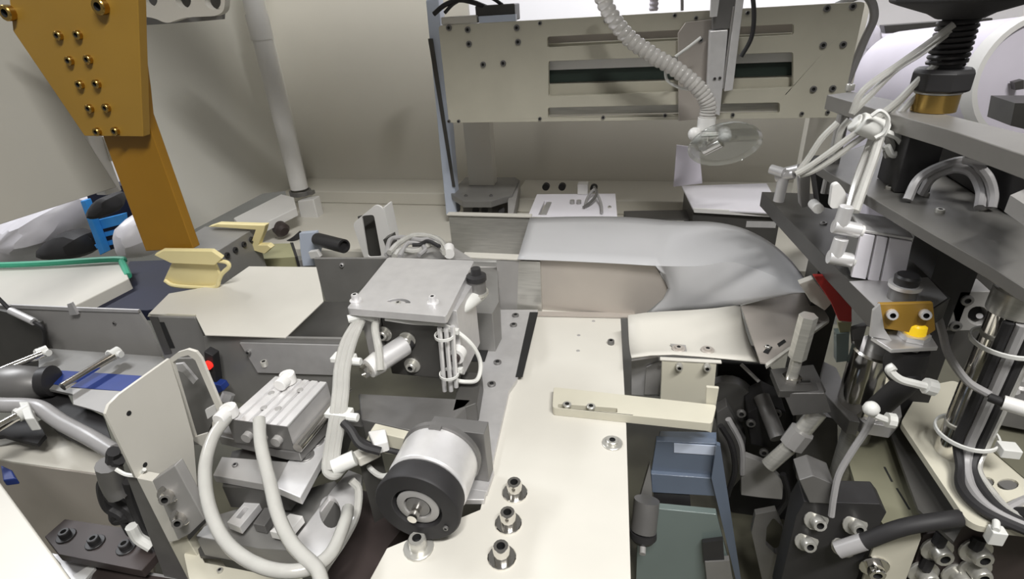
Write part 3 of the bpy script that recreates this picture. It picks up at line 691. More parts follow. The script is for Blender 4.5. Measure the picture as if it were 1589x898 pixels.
# ------------------------------------------------------------------ far left: lower conveyor channel
yL = .565
t = T('channel_wall', 'long grey channel wall below the green-edged slab', 'wall plate', at(130, 550, y=yL))
put('wall', prism(B(), A([(-60, 474), (17, 474), (108, 478), (214, 482), (232, 510), (250, 553), (82, 541), (-60, 536)], y=yL), V((0, .004, 0))), grey, t)
put('top_edge', prism(B(), A([(17, 473), (108, 477), (214, 481), (215, 485), (108, 482), (17, 478)], y=yL - .002), V((0, .003, 0))), alu, t)
screw(t, at(178, 501, y=yL), -Y, .003, .002, False, dsteel)
put('tab', prism(B(), A([(104, 472), (110, 470), (120, 488), (108, 489)], y=yL - .006), V((0, .004, 0))), alu, t)
t = T('channel_floor', 'dark grey channel floor crossed by a blue strip', 'plate', at(150, 580, z=-.004))
put('floor', prism(B(), A([(60, 538), (82, 541), (250, 553), (300, 600), (250, 640), (60, 600)], z=.0), V((0, 0, -.004))), mgrey, t)
put('blue_strip', prism(B(), A([(70, 573), (120, 576), (222, 583), (198, 607), (110, 600), (74, 594)], z=.001), V((0, 0, -.001))), blue, t)
put('grey_lip', prism(B(), A([(112, 602), (192, 607), (164, 642), (140, 634), (114, 627)], z=.0025), V((0, 0, -.002))), grey, t)
t = tag(put('channel_end_plate', prism(B(), A([(-60, 480), (0, 482), (24, 488), (62, 500), (74, 545), (60, 590), (-60, 640)], y=yL - .012), V((0, .006, 0))), dgrey, None, .001), 'dark end plate at the left frame edge behind the chrome rods', 'plate')
t = tag(put('inline_connector', cyl(B(), at(17, 482, y=.54), at(53, 499, y=.53), .0055), alu), 'small silver inline connector on a black wire at the far left', 'connector')
bm = B(); pipe(bm, [at(-20, 445, y=.55), at(0, 465, y=.545), at(17, 482, y=.54)], .003, 8); put('cable', bm, rubber, t)
bm = B(); pipe(bm, [at(53, 499, y=.53), at(66, 508, y=.53), at(70, 522, y=.535), at(68, 540, y=.54)], .003, 8); put('cable', bm, rubber, t)
for lab, a, b, hd in (('uppermost chrome rod with a white end clamp at the left edge', (-40, 592), (66, 549), (70, 545)),
                      ('middle chrome rod ending at the grey channel wall', (97, 600), (176, 552), (181, 547)),
                      ('lowest chrome rod ending at the grey tube clip', (-40, 683), (36, 641), (40, 638))):
    z1 = .018
    t = T('guide_rod', lab, 'rod', at(*a, z=z1) - Z * .006, 'chrome rods at the left')
    put('rod', cyl(B(), at(*a, z=z1), at(*b, z=z1), .0058), chrome, t)
    p = at(*hd, z=z1); d = (at(*b, z=z1) - at(*a, z=z1)).normalized()
    bm = B(); cyl(bm, p - d * .010, p + d * .004, .0085, seg=14); cyl(bm, p - d * .003 + X * .012, p - d * .003 - X * .012, .005, seg=10); put('clamp', bm, tie, t)
zz = .0
t = T('grey_tube', 'grey ribbed tube bending down across the lower left', 'tube', at(100, 660, z=zz))
pts = smooth([at(-40, 624, z=.012), at(0, 628, z=.012), at(40, 629, z=.010), at(64, 634, z=.008), at(95, 655, z=-.002), at(135, 676, z=-.012), at(176, 700, z=-.02)], 8)
bm = B(); sweep(bm, pts, .010, 12); put('hose', bm, grtube, t)
put('clip', prism(B(), A([(28, 622), (44, 622), (50, 640), (54, 648), (38, 650)], z=.025), V((0, 0, -.02))), tie, t, .002)
z5 = -.05
t = T('belt_shield', 'black jagged rubber shield below the channel floor', 'shield', at(80, 640, z=z5))
bm = B(); prism(bm, A([(60, 568), (98, 597), (113, 628), (138, 634), (160, 645), (172, 682), (120, 660), (70, 640), (40, 640), (-60, 620), (-60, 570)], z=-.018), V((0, 0, -.006))); put('upper_flap', bm, rubber, t)
put('lower_flap', prism(B(), A([(-60, 668), (28, 646), (52, 640), (70, 674), (58, 688), (30, 682), (5, 675), (-60, 684)], z=-.03), V((0, 0, -.006))), rubber, t)
put('side_flap', prism(B(), A([(60, 640), (78, 652), (110, 664), (158, 690), (150, 694), (118, 684), (88, 668)], z=-.03), V((0, 0, -.006))), rubber, t)
t = T('motor_housing', 'dark rounded housing between the two left chrome rods', 'housing', at(40, 600, z=-.02))
put('body', lathe(B(), at(20, 598, z=.0), V((.9, .2, .0)), [(-.08, .02), (-.02, .026), (.0, .03), (.03, .026), (.045, .018), (.05, .0)], 20), dsteel, t)
put('collar', lathe(B(), at(68, 592, z=.004), V((.8, .3, 0)), [(0, .022), (.012, .022), (.014, .017)], 20), black, t)
t = T('left_cabinet', 'grey sheet-metal cabinet face at the lower left', 'cabinet', at(110, 800, z=-.25))
zq = -.06
put('top_sheet', prism(B(), A([(-60, 660), (20, 680), (65, 650), (160, 700), (168, 736), (20, 716), (-60, 700)], z=zq), V((0, 0, -.003))), wallm, t)
yq = at(90, 727, z=zq).y
put('front_face', prism(B(), A([(-60, 706), (20, 718), (170, 740), (230, 830), (240, 898), (60, 898), (-60, 760)], y=yq), V((0, .004, 0))), tan, t)  # darker tone than the top sheet paints in the weaker light lower down
t = T('brown_plate', 'dark brown plate with three screws near the lower left corner', 'plate', at(150, 850, z=-.10))
zp2 = -.09
put('plate', prism(B(), A([(69, 832), (100, 805), (216, 822), (247, 854), (220, 885), (90, 859)], z=zp2), V((0, 0, -.012))), brown, t, .001)
for a, b in ((103, 832), (148, 842), (196, 850)): screw(t, at(a, b, z=zp2), Z, .0062, .007, True, black)
t = T('lower_rail', 'pale rail running under the dark brown plate', 'rail', at(180, 880, z=-.14))
put('rail', prism(B(), A([(80, 858), (225, 886), (290, 898), (290, 915), (60, 915), (95, 875)], z=-.115), V((0, 0, -.012))), alu, t)
put('gap', prism(B(), A([(148, 880), (285, 900), (290, 930), (130, 930)], z=-.114), V((0, 0, -.001))), brown, t)
put('white_block', prism(B(), A([(114, 892), (138, 877), (148, 880), (122, 910)], z=-.110), V((0, 0, -.004))), white, t)
t = tag(put('corner_guard', prism(B(), A([(-80, 640), (0, 748), (112, 900), (130, 925), (-80, 925)], z=.06), V((0, 0, -.012))), creamw, None, .002), 'plain white panel filling the bottom left corner', 'panel')
t = tag(put('red_blue_junk', prism(B(), A([(0, 720), (18, 728), (26, 742), (4, 745)], z=-.02), V((0, 0, -.01))), blue, None, .002), 'small blue block above the white corner panel', 'block')

# ------------------------------------------------------------------ white folded guard with its post
x0 = -.46
t = T('white_guard', 'white folded guard with rounded corners standing left of the cylinder', 'guard', at(240, 745, x=x0))
ol = A([(164, 642), (169, 628), (185, 612), (235, 576), (263, 556), (279, 605), (300, 680), (309, 786), (271, 722), (236, 748), (211, 741)], x=x0)
put('front_face', prism(B(), ol, V((-.003, 0, 0))), creamw, t, .0006)
yfl = at(263, 556, x=x0).y
hole = A([(268, 562), (280, 554), (292, 551), (303, 559), (337, 637), (322, 672), (303, 678), (296, 655)], y=yfl)
ol = A([(262, 557), (275, 547), (291, 542), (304, 546), (312, 556), (347, 640), (335, 668), (318, 695), (301, 684)], y=yfl)
put('return_flange', prism(B(), ol, V((0, .003, 0)), [hole]), creamw, t, .0006)
put('inner_wall', prism(B(), A([(262, 557), (312, 556), (347, 640), (330, 690), (301, 690)], y=yfl + .045), V((0, .003, 0))), mgrey, t)
put('inner_clip', prism(B(), A([(266, 566), (283, 564), (305, 590), (300, 596), (284, 578), (268, 572)], y=yfl + .02), V((0, .003, 0))), alu, t)
put('inner_tab', prism(B(), A([(318, 636), (333, 628), (336, 640), (322, 650)], y=yfl + .02), V((0, .003, 0))), white, t)
for a, b in ((200, 641), (225, 721)):
    put('hole', lathe(B(), at(a, b, x=x0), X, [(0, .0026), (.0004, .0024)], 12), slotm, t)
yk = at(258, 765, x=x0 + .012).y - .012
t = T('guard_post', 'grey post with a two-screw clamp carrying the white guard', 'post', at(270, 898, y=yk))
put('clamp_plate', prism(B(), A([(236, 746), (271, 722), (322, 815), (276, 838)], y=yk), V((0, .010, 0))), grey, t, .001)
put('clamp_top', prism(B(), A([(211, 741), (236, 746), (278, 838), (262, 842)], y=yk + .002), V((0, .010, 0))), creamw, t, .001)
put('post_left', prism(B(), A([(196, 740), (214, 742), (300, 915), (262, 915)], y=yk + .012), V((0, .02, 0))), dsteel, t, .001)
put('post_right', prism(B(), A([(262, 842), (290, 836), (345, 925), (305, 925)], y=yk + .008), V((0, .02, 0))), cream, t, .001)
for a, b in ((262, 765), (281, 801)): screw(t, at(a, b, y=yk), V((.5, -.8, .3)), .0058, .012, True, chrome)
put('slot_strip', prism(B(), A([(290, 832), (318, 805), (320, 809), (294, 838)], y=yk - .001), V((0, .002, 0))), black, t)
# cables behind the post
t = T('cable_cluster', 'cluster of black cables and clips behind the guard post', 'cable', at(190, 830, y=yk + .03))
for pts in ([(176, 700), (172, 730), (160, 752), (168, 785), (190, 800), (205, 825)], [(185, 712), (170, 738), (172, 770), (200, 790), (212, 812)], [(200, 745), (208, 780), (228, 820), (246, 845)], [(178, 795), (182, 806), (205, 800)]):
    bm = B(); pipe(bm, A(pts, y=yk + .03), .0065, 8); put('cable', bm, rubber, t)
bm = B(); pipe(bm, A([(168, 720), (176, 750), (186, 766)], y=yk + .025), .012, 12); put('plug', bm, dsteel, t)
bm = B(); pipe(bm, A([(204, 816), (215, 834), (236, 848)], y=yk + .02), .0065, 10); put('white_sleeve', bm, tie, t)
bm = B(); pipe(bm, A([(180, 728), (196, 736), (214, 737), (224, 728)], y=yk + .008), .002, 6); put('cable_tie', bm, tie, t)
# red indicator and black fitting right of the guard
t = T('red_sensor', 'small black sensor with a red light between guard and wall', 'sensor', at(326, 600, y=yf2 - .02))
put('body', prism(B(), A([(316, 545), (330, 552), (336, 595), (322, 600)], y=yf2 - .02), V((0, .012, 0))), rubber, t, .001)
put('light', cyl(B(), at(325, 565, y=yf2 - .02), at(325, 565, y=yf2 - .02) - Y * .004, .0055), ledr, t)
put('blue_clip', prism(B(), A([(322, 594), (342, 598), (347, 606), (336, 612), (324, 606)], y=yf2 - .024), V((0, .012, 0))), blue, t, .001)
put('nut', cyl(B(), at(355, 610, y=yf2 - .024), at(350, 622, y=yf2 - .03), .008, seg=10), alu, t)

# ------------------------------------------------------------------ pneumatic cylinder stack
zt = .085
t = T('slide_cylinder', 'grooved aluminium slide cylinder with two clear hoses, left of centre', 'cylinder', at(430, 640, z=.04))
P4 = A([(352, 650), (444, 662), (507, 592), (427, 583)], z=zt)
bm = B()
def lerp2(u, v): return P4[0].lerp(P4[1], u).lerp(P4[3].lerp(P4[2], u), v)
for u0, u1 in ((0, .16), (.20, .36), (.41, .52), (.56, .66), (.71, .83), (.87, 1)):
    prism(bm, [lerp2(u0, 0), lerp2(u1, 0), lerp2(u1, 1), lerp2(u0, 1)], V((0, 0, -.004)))
put('ribs', bm, alub, t, .0008)
put('body', prism(B(), [lerp2(.0, .012), lerp2(1, .012), lerp2(1, 1), lerp2(.0, 1)], V((0, 0, -.030))), alu, t).location.z -= .002
put('end_plate', prism(B(), [lerp2(-.01, -.001), lerp2(1.01, -.001), lerp2(1.01, .01), lerp2(-.01, .01)], V((0, 0, -.032))), dsteel, t)
d = (lerp2(1, 1) - lerp2(1, 0)).normalized(); sd = (lerp2(1, 0) - lerp2(0, 0)).normalized()
a = lerp2(1, -.02) + sd * .007 - Z * .026
put('guide_rod', cyl(B(), a, a + d * .098, .0055), chrome, t)
for u, v in ((.38, .3), (.62, .32), (.68, .75), (.25, .62)):
    put('bolt_hole', lathe(B(), lerp2(u, v) + Z * .0002, Z, [(0, .0036), (.0004, .0032)], 12), grey, t)
for u in (.3, .55, .8):
    put('end_port', cyl(B(), lerp2(u, 0) - Z * .018, lerp2(u, 0) - Z * .018 - Y * .006, .0055, seg=12), grey, t)
for nm, u, v in (('hose_fitting', .02, .06), ('hose_fitting', .38, .88)):
    q = lerp2(u, v)
    bm = B(); cyl(bm, q + Z * .001, q + Z * .013, .0085, seg=14); cyl(bm, q + Z * .008, q + Z * .008 - Y * .016, .0072, seg=14); put(nm, bm, white, t, .001)
screw(t, at(411, 567, z=.10), Z, .004, .006, False, steel)
for lab, pts in (('outer clear air hose looping down from the left cylinder fitting', [(352, 648, .09), (330, 680, .085), (318, 730, .075), (326, 790, .06), (355, 845, .05), (410, 880, .045), (470, 884, .04), (512, 860, .035), (535, 810, .03), (540, 790, .02)]),
                 ('inner clear air hose falling straight from the cylinder to the cable tie', [(402, 650, .10), (405, 690, .09), (418, 745, .075), (432, 800, .06), (455, 845, .05), (490, 880, .045), (500, 905, .04)])):
    bm = B(); pipe(bm, [at(a, b, z=c) for a, b, c in pts], .0060, 12, 10)
    o = put('air_hose', bm, tube); tag(o, lab, 'hose')
    bm = B(); pipe(bm, [at(a, b, z=c) for a, b, c in pts[:]], .0036, 8, 10); put('bore', bm, tie, o)
zz = .045
t = T('slide_table', 'stack of aluminium slide plates under the grooved cylinder', 'machine table', at(420, 720, z=.0))
put('upper_plate', prism(B(), A([(338, 676), (352, 645), (513, 610), (513, 650), (464, 702), (440, 700)], z=.052), V((0, 0, -.012))), dsteel, t, .001)
put('left_plate', prism(B(), A([(330, 737), (344, 708), (446, 716), (432, 755)], z=.033), V((0, 0, -.010))), grey, t, .001)
put('right_plate', prism(B(), A([(426, 755), (446, 716), (510, 650), (522, 668), (466, 772)], z=.036), V((0, 0, -.010))), alub, t, .001)
for a, b in ((474, 707), (490, 685)): screw(t, at(a, b, z=.036), Z, .0055, .002, True, dsteel)
screw(t, at(365, 722, z=.033), Z, .003, .002, False, dsteel)
put('core', prism(B(), A([(345, 755), (440, 760), (500, 690), (490, 670), (360, 700)], z=.022), V((0, 0, -.03))), dgrey, t)
put('slot_bar', prism(B(), A([(352, 810), (372, 818), (405, 778), (385, 772)], z=.0), V((0, 0, -.01)), [A([(366, 802), (373, 804), (386, 788), (379, 786)], z=.0)]), alub, t, .0006)
put('slot_bar', prism(B(), A([(418, 824), (445, 830), (470, 800), (450, 796)], z=.0), V((0, 0, -.01))), white, t, .0006)
put('rail', prism(B(), A([(392, 812), (410, 816), (470, 730), (452, 728)], z=-.006), V((0, 0, -.012))), dsteel, t, .001)
put('base', prism(B(), A([(303, 832), (330, 800), (520, 745), (530, 760), (475, 855), (400, 850)], z=-.02), V((0, 0, -.03))), mgrey, t, .001)
cc = at(512, 793, z=-.012)
hl = ell(cc, at(527, 785, z=-.012) - cc, at(505, 770, z=-.012) - cc, 20)
t = T('end_web', 'light aluminium web plate with an oval hole below the cable bundle', 'plate', at(510, 800, z=-.02))
put('plate', prism(B(), A([(459, 835), (515, 760), (541, 729), (562, 737), (556, 780), (536, 825), (500, 868), (484, 870)], z=-.012), V((0, 0, -.008)), [hl]), alub, t, .001)
t = T('cream_foot', 'cream foot plate under the slide table at the bottom edge', 'plate', at(350, 885, z=-.06))
put('plate', prism(B(), A([(300, 838), (318, 872), (400, 888), (470, 896), (460, 930), (300, 930), (285, 860)], z=-.055), V((0, 0, -.01))), cream, t, .001)
put('dark_front', prism(B(), A([(303, 838), (310, 862), (400, 868), (480, 872), (480, 858), (400, 852)], z=-.05), V((0, 0, -.004))), dgrey, t)
screw(t, at(342, 886, z=-.055), Z, .003, .003, False, steel)

# bundle of clear tubes with cable ties, left of the head
t = T('tube_bundle', 'bundle of clear tubes held by white cable ties left of the head', 'tube bundle', at(525, 730, z=.02))
base = [(556, 498, .13), (540, 530, .12), (530, 570, .11), (527, 610, .10), (522, 650, .085), (514, 700, .06), (512, 730, .05)]
for k, dx in enumerate((-6, -2, 3, 7)):
    pts = [at(a + dx * (1 if i else .6) + (k % 2) * 2, b, z=c) for i, (a, b, c) in enumerate(base)]
    if k == 0: pts.append(at(520, 738, z=.045)); pts.append(at(534, 725, z=.04))
    bm = B(); pipe(bm, pts, .0040, 10); put('tube', bm, tube, t)
bm = B(); pipe(bm, [at(585, 497, z=.13), at(582, 510, z=.125), at(588, 545, z=.11), at(590, 575, z=.095)], .0045, 10); put('tube', bm, tube, t)
bm = B(); pipe(bm, [at(540, 495, z=.135), at(565, 490, z=.135), at(588, 497, z=.13)], .0048, 10); put('elbow', bm, tie, t)
for (a, b, c) in ((538, 555, .11), (531, 640, .088)):
    q = at(a - 6, b, z=c)
    bm = B(); box(bm, q.x - .012, q.x + .014, q.y - .007, q.y + .007, q.z - .003, q.z + .003); cyl(bm, q + V((.012, -.004, 0)), q + V((.024, -.004, 0)), .0045, seg=10); put('cable_tie', bm, tie, t, .001)
q = at(517, 725, z=.05)
put('push_fitting', cyl(B(), q, q + V((.018, .012, .004)), .008), tie, t)
bm = B(); pipe(bm, [at(545, 745, z=.02), at(556, 760, z=.01), at(552, 800, z=-.005), at(532, 840, z=-.01), at(505, 880, z=-.02), at(490, 910, z=-.03)], .0042, 8); put('tube', bm, tube, t)
bm = B(); pipe(bm, [at(533, 655, z=.085), at(545, 668, z=.08), at(560, 690, z=.07), at(590, 700, z=.06)], .0045, 8); put('black_wire', bm, rubber, t)
tag(put('dark_housing_plate', prism(B(), A([(566, 632), (690, 645), (668, 672), (540, 660), (520, 720), (505, 700), (515, 655)], z=.022), V((0, 0, -.021))), dgrey, None), 'dark housing plate between the tube bundle and the head foot', 'housing')  # low dark grey plate beside the head foot
tag(put('lower_housing', prism(B(), A([(560, 760), (600, 770), (640, 800), (600, 850), (575, 898), (540, 930), (480, 930), (520, 860), (545, 820)], z=-.06), V((0, 0, -.27))), brown, None), 'dark lower housing left of the cream base plate', 'housing')

# ------------------------------------------------------------------ right: background drum and bags
yd = 1.7
t = T('drum', 'large pale lilac drum with a dark rim fitting at the far right', 'drum', at(1560, 180, y=yd))
c = at(1598, 122, y=yd); rr = (at(1598, 122, y=yd) - at(1494, 122, y=yd)).length
put('body', lathe(B(), c - X * .0, V((.25, -1, .12)), [(-.5, rr * .98), (-.02, rr), (0, rr * .96), (.0, 0)], 48, False), lilac, t)
put('rim', lathe(B(), c, V((.25, -1, .12)), [(-.03, rr * 1.02), (.012, rr * 1.02), (.012, rr * .93), (.004, rr * .92)], 48, False), white, t)
put('latch', prism(B(), A([(1574, 128), (1589, 124), (1589, 138), (1576, 140)], y=yd - .04), V((0, .02, 0))), dgrey, t)
put('cradle', prism(B(), A([(1575, 160), (1650, 160), (1650, 215), (1568, 195)], y=yd - .25), V((0, .1, 0))), dgrey, t)
put('stand', box(B(), c.x - .06, c.x + .06, c.y + .05, c.y + .35, -.849, c.z - rr * .9), dgrey, t)
t = T('bagging_machine', 'pale lilac machine casing with a dark top bar behind the gantry end', 'machine', at(1430, 170, y=2.5))
put('casing', prism(B(), A([(1345, 60), (1450, 52), (1700, 50), (1700, 452), (1345, 452)], y=2.5), V((0, .4, 0))), lilac, t, .01)
put('top_bar', prism(B(), A([(1372, 40), (1540, 28), (1540, 44), (1374, 52)], y=2.45), V((0, .05, 0))), dgrey, t)
put('dark_base', prism(B(), A([(1330, 105), (1375, 105), (1375, 200), (1330, 200)], y=2.4), V((0, .05, 0))), black, t)
put('upper_hood', prism(B(), A([(1350, -60), (1700, -60), (1700, 45), (1350, 48)], y=2.7), V((0, .3, 0))), white, t, .01)
bag('plastic_bag', 'crinkled clear bag hanging behind the bundled white tubes', [(1385, 78), (1420, 62), (1465, 70), (1468, 120), (1440, 150), (1395, 150), (1375, 120)], 2.47, .15, 12)
bag('plastic_bag', 'pale lilac bag beside the gantry plate end at the top right', [(1345, 30), (1368, 28), (1368, 80), (1350, 100), (1340, 80)], 2.47, .1, 14, lilac)

# ------------------------------------------------------------------ press: lower, middle, upper plate
zl = .18
t = T('press_lower_plate', 'dark lower press plate running back beside the film point', 'press plate', at(1300, 420, z=zl - .022))
pl = A([(1182, 297), (1262, 300), (1400, 390), (1475, 462), (1450, 478), (1368, 487)], z=zl)
put('plate', prism(B(), pl, V((0, 0, -.022))), dgrey, t, .001)
put('worn_end', prism(B(), A([(1318, 436), (1440, 430), (1470, 462), (1448, 476), (1369, 485)], z=zl + .0006), V((0, 0, -.0008))), alu, t)
for a, b in ((1278, 347), (1300, 372)): screw(t, at(a, b, z=zl), Z, .004, .002, False, grey)
t = tag(put('press_support', box(B(), .235, .27, .74, .79, -.339, zl - .0225), dgrey), 'dark leg carrying the back end of the lower press plate', 'leg post')
zm = .26
t = T('press_middle_plate', 'grey middle press plate above the finned cylinder block', 'press plate', at(1450, 330, z=zm - .02))
pl = A([(1268, 257), (1320, 232), (1420, 195), (1700, 350), (1700, 500), (1589, 446), (1536, 412), (1450, 364)], z=zm)
put('plate', prism(B(), pl, V((0, 0, -.010))), pgrey, t, .001)
for a, b in ((1380, 293), (1435, 303), (1458, 329), (1524, 325)): screw(t, at(a, b, z=zm), Z, .0038, .003, False, steel)
t = T('press_column', 'black column between the middle and upper press plates', 'column', at(1413, 305, z=zm))
q = at(1413, 300, z=zm)
zu = .33
put('column', box(B(), q.x - .014, q.x + .016, q.y, q.y + .05, zm + .0005, zu - .0165), black, t, .001)
screw(t, at(1445, 213, z=zu - .02), Z, .004, .004, False, grey)
t = tag(put('press_back_column', box(B(), .30, .34, .60, .66, -.339, zm - .0105), black), 'black column behind the finned block carrying the middle press plate', 'column')
t = T('press_upper_plate', 'grey upper press plate carrying the black spring', 'press plate', at(1450, 190, z=zu - .016))
pl = A([(1283, 147), (1322, 142), (1380, 154), (1466, 177), (1589, 207), (1700, 235), (1700, 275), (1589, 240), (1470, 200), (1388, 178)], z=zu)
put('plate', prism(B(), pl, V((0, 0, -.016))), pgrey2, t, .001)
screw(t, at(1318, 140, z=zu), Z, .005, .007, False, steel)
for k in (0, 1): put('stay_rod', cyl(B(), at(1313 - 8 * k, 178, z=zu - .016), at(1313 - 8 * k, 178, z=zu - .016) - Z * .09, .004, seg=10), grey, t)
# spring column
sp = at(1447, 172, z=zu)
t = T('spring_knob', 'black threaded spring column with a flared hand knob on a brass ring', 'spring knob', sp)
put('brass_ring', lathe(B(), sp, Z, [(0.0005, .0185), (.0165, .0185), (.017, .017)], 32), brass, t)
bm = B(); ring(bm, sp + Z * .017, Z, .012, .0195, .0015); put('washer', bm, steel, t)
put('lock_nut', lathe(B(), sp + Z * .0188, Z, [(0, .022), (.002, .0255), (.017, .0255), (.020, .022)], 8), black, t, .001)
bm = B(); cyl(bm, sp + Z * .039, sp + Z * .083, .0125); put('core', bm, rubber, t)
pts = [sp + V((.0145 * math.cos(a), .0145 * math.sin(a), .041 + .038 * a / (math.pi * 2 * 8))) for a in [2 * math.pi * 8 * k / 150 for k in range(151)]]
bm = B(); sweep(bm, pts, .0022, 6); put('coil_spring', bm, spr, t)
put('hand_knob', lathe(B(), sp + Z * .080, Z, [(0, .018), (.004, .025), (.012, .050), (.015, .058), (.024, .058), (.026, .050)], 10), rubber, t, .002)

# dark box and tubes between plates at the right
t = T('valve_box', 'dark valve box with silver fittings between the right press plates', 'valve box', at(1530, 300, z=zm))
q = at(1455, 262, z=zm)
put('body', prism(B(), A([(1452, 262), (1480, 240), (1700, 320), (1700, 380), (1560, 330)], z=zm + .001), V((0, 0, .035))), black, t, .001)
put('side_plate', prism(B(), A([(1558, 328), (1580, 318), (1640, 350), (1620, 372)], z=zm + .036), V((0, 0, .012))), grey, t)
for a, b in ((1495, 245), (1512, 238), (1570, 252)):
    p = at(a, b, z=zm + .042)
    put('fitting', cyl(B(), p, p + V((.018, -.006, 0)), .005, seg=12), alu, t)
bm = B(); pipe(bm, [at(1408, 310, z=zm + .003), at(1425, 278, z=zm + .02), at(1460, 258, z=zm + .03), at(1500, 250, z=zm + .035), at(1530, 270, z=zm + .03), at(1541, 300, z=zm + .015), at(1538, 322, z=zm + .004)], .0042, 8); tag(put('grey_tube', bm, grtube), 'outer grey tube arching over the middle press plate', 'tube')
bm = B(); pipe(bm, [at(1430, 300, z=zm + .003), at(1447, 275, z=zm + .02), at(1480, 262, z=zm + .028), at(1508, 268, z=zm + .028), at(1522, 295, z=zm + .015), at(1520, 322, z=zm + .004)], .0042, 8); tag(put('grey_tube', bm, grtube), 'inner grey tube arching below its twin over the middle press plate', 'tube')

# white pneumatic tube bundle with tie
TY = .62
t = T('white_tube_bundle', 'bundle of white pneumatic tubes tied in a knot in front of the upper press plate', 'tube bundle', at(1345, 210, y=TY))
runs = [
    [(1480, 38), (1440, 68), (1395, 100), (1340, 140)],
    [(1475, 48), (1430, 82), (1390, 108), (1352, 146)],
    [(1478, 80), (1430, 120), (1395, 155), (1362, 182), (1350, 195)],
    [(1470, 95), (1425, 128), (1390, 165), (1368, 190), (1356, 200)],
    [(1476, 105), (1432, 138), (1400, 172), (1372, 200)],
    [(1345, 195), (1320, 212), (1285, 238), (1250, 262), (1235, 270)],
    [(1350, 205), (1325, 222), (1295, 245), (1262, 265), (1240, 272)],
    [(1300, 190), (1275, 215), (1255, 245), (1240, 265)],
    [(1318, 185), (1306, 200), (1300, 222), (1298, 240)],
    [(1358, 205), (1345, 240), (1330, 280), (1318, 325)],
    [(1368, 205), (1356, 245), (1340, 290), (1327, 328)],
    [(1362, 205), (1378, 215), (1384, 235), (1372, 240)]]
for i, r in enumerate(runs):
    bm = B(); pipe(bm, [at(a, b, y=TY - .012 + .004 * (i % 5) - (.018 * k if i in (9, 10) else 0)) for k, (a, b) in enumerate(r + [(1322, 176)] if i < 2 else r)], .0032 if i < 9 else .0042, 8); put('tube', bm, tube, t)
c = at(1352, 197, y=TY)
bm = B(); cyl(bm, at(1332, 190, y=TY - .01), at(1372, 205, y=TY - .01), .0105, seg=14); put('knot_sleeve', bm, tie, t, .002)
bm = B(); cyl(bm, at(1325, 188, y=TY - .006), at(1338, 198, y=TY - .006), .009, seg=12); put('knot_sleeve', bm, tie, t, .002)
bm = B(); pipe(bm, A([(1352, 180), (1366, 172), (1378, 184), (1372, 205), (1358, 214)], y=TY - .024), .002, 6); put('cable_tie', bm, tie, t)
bm = B(); pipe(bm, A([(1375, 205), (1394, 214), (1402, 232), (1385, 240), (1376, 226)], y=TY - .016), .0034, 6); put('tail_loop', bm, tie, t)
bm = B(); prism(bm, A([(1372, 232), (1395, 224), (1404, 232), (1380, 244)], y=TY - .01), V((0, .01, 0))); put('tie_end', bm, tie, t, .001)
# manifold end fittings at left of press
t = T('tube_manifold', 'cluster of small silver push-in fittings above the lower press plate end', 'fitting', at(1215, 315, z=zl))
for a, b, c2, d2 in ((1196, 262, 1216, 268), (1205, 276, 1232, 270), (1214, 268, 1240, 262)):
    put('fitting', cyl(B(), at(a, b, y=.74), at(c2, d2, y=.73), .006, seg=12), alu, t)
put('elbow', cyl(B(), at(1216, 275, y=.735), at(1208, 312, y=.735), .0065, seg=12), alu, t)
put('bracket', prism(B(), A([(1240, 262), (1258, 260), (1256, 320), (1244, 322)], y=.73), V((0, .02, 0))), grey, t)
put('dark_block', prism(B(), A([(1262, 252), (1295, 250), (1292, 325), (1272, 320)], y=.70), V((0, .03, 0))), black, t, .001)
t = tag(put('white_latch', prism(B(), rnd(A([(1287, 325), (1292, 288), (1302, 284), (1314, 300), (1314, 320)], y=.585), .006), V((0, .008, 0))), white, None, .001), 'small white tongue-shaped latch beside the two hanging tubes', 'latch')
t = tag(put('white_button', cyl(B(), at(1262, 316, y=.68), at(1270, 324, y=.66), .006, seg=12), white), 'tiny white button at the foot of the black block', 'button')

# finned cylinder block
zt = .225
t = T('cylinder_block', 'grooved aluminium cylinder block standing on the lower press plate end', 'cylinder', at(1370, 430, z=zl))
yb = at(1355, 436, z=zl).y
F = A([(1336, 362), (1416, 375), (1402, 443), (1321, 430)], y=yb)
tp = [F[0], F[1], F[1] + V((.008, .05, 0)), F[0] + V((.004, .05, 0))]
bm = B()
def fl(u, v): return F[0].lerp(F[1], u).lerp(F[3].lerp(F[2], u), v)
for u0, u1 in ((0, .28), (.32, .53), (.57, 1)):
    prism(bm, [fl(u0, 0), fl(u1, 0), fl(u1, 1), fl(u0, 1)], V((.0, .004, 0)))
put('fins', bm, brightw, t, .0006)
put('body', prism(B(), [fl(0.01, 0.01) + Y * .003, fl(.99, .01) + Y * .003, fl(.99, .99) + Y * .003, fl(.01, .99) + Y * .003], V((.006, .05, 0))), mgrey, t, .001)
put('top_cap', prism(B(), [p + Z * .001 for p in tp], V((0, 0, .003))), alub, t, .001)
for a, b, c2, d2 in ((1300, 350, 1334, 358), (1292, 398, 1322, 404)):
    p, q = at(a, b, y=yb + .005), at(c2, d2, y=yb + .005)
    bm = B(); cyl(bm, p - X * .004, q, .0072, seg=14); cyl(bm, p + V((.002, 0, -.004)), p + V((.004, 0, .020)), .0068, seg=14); put('push_fitting', bm, alub, t, .001)
    put('sleeve', cyl(B(), q - (q - p) * .2, q + (q - p) * .12, .0060, seg=14), white, t)

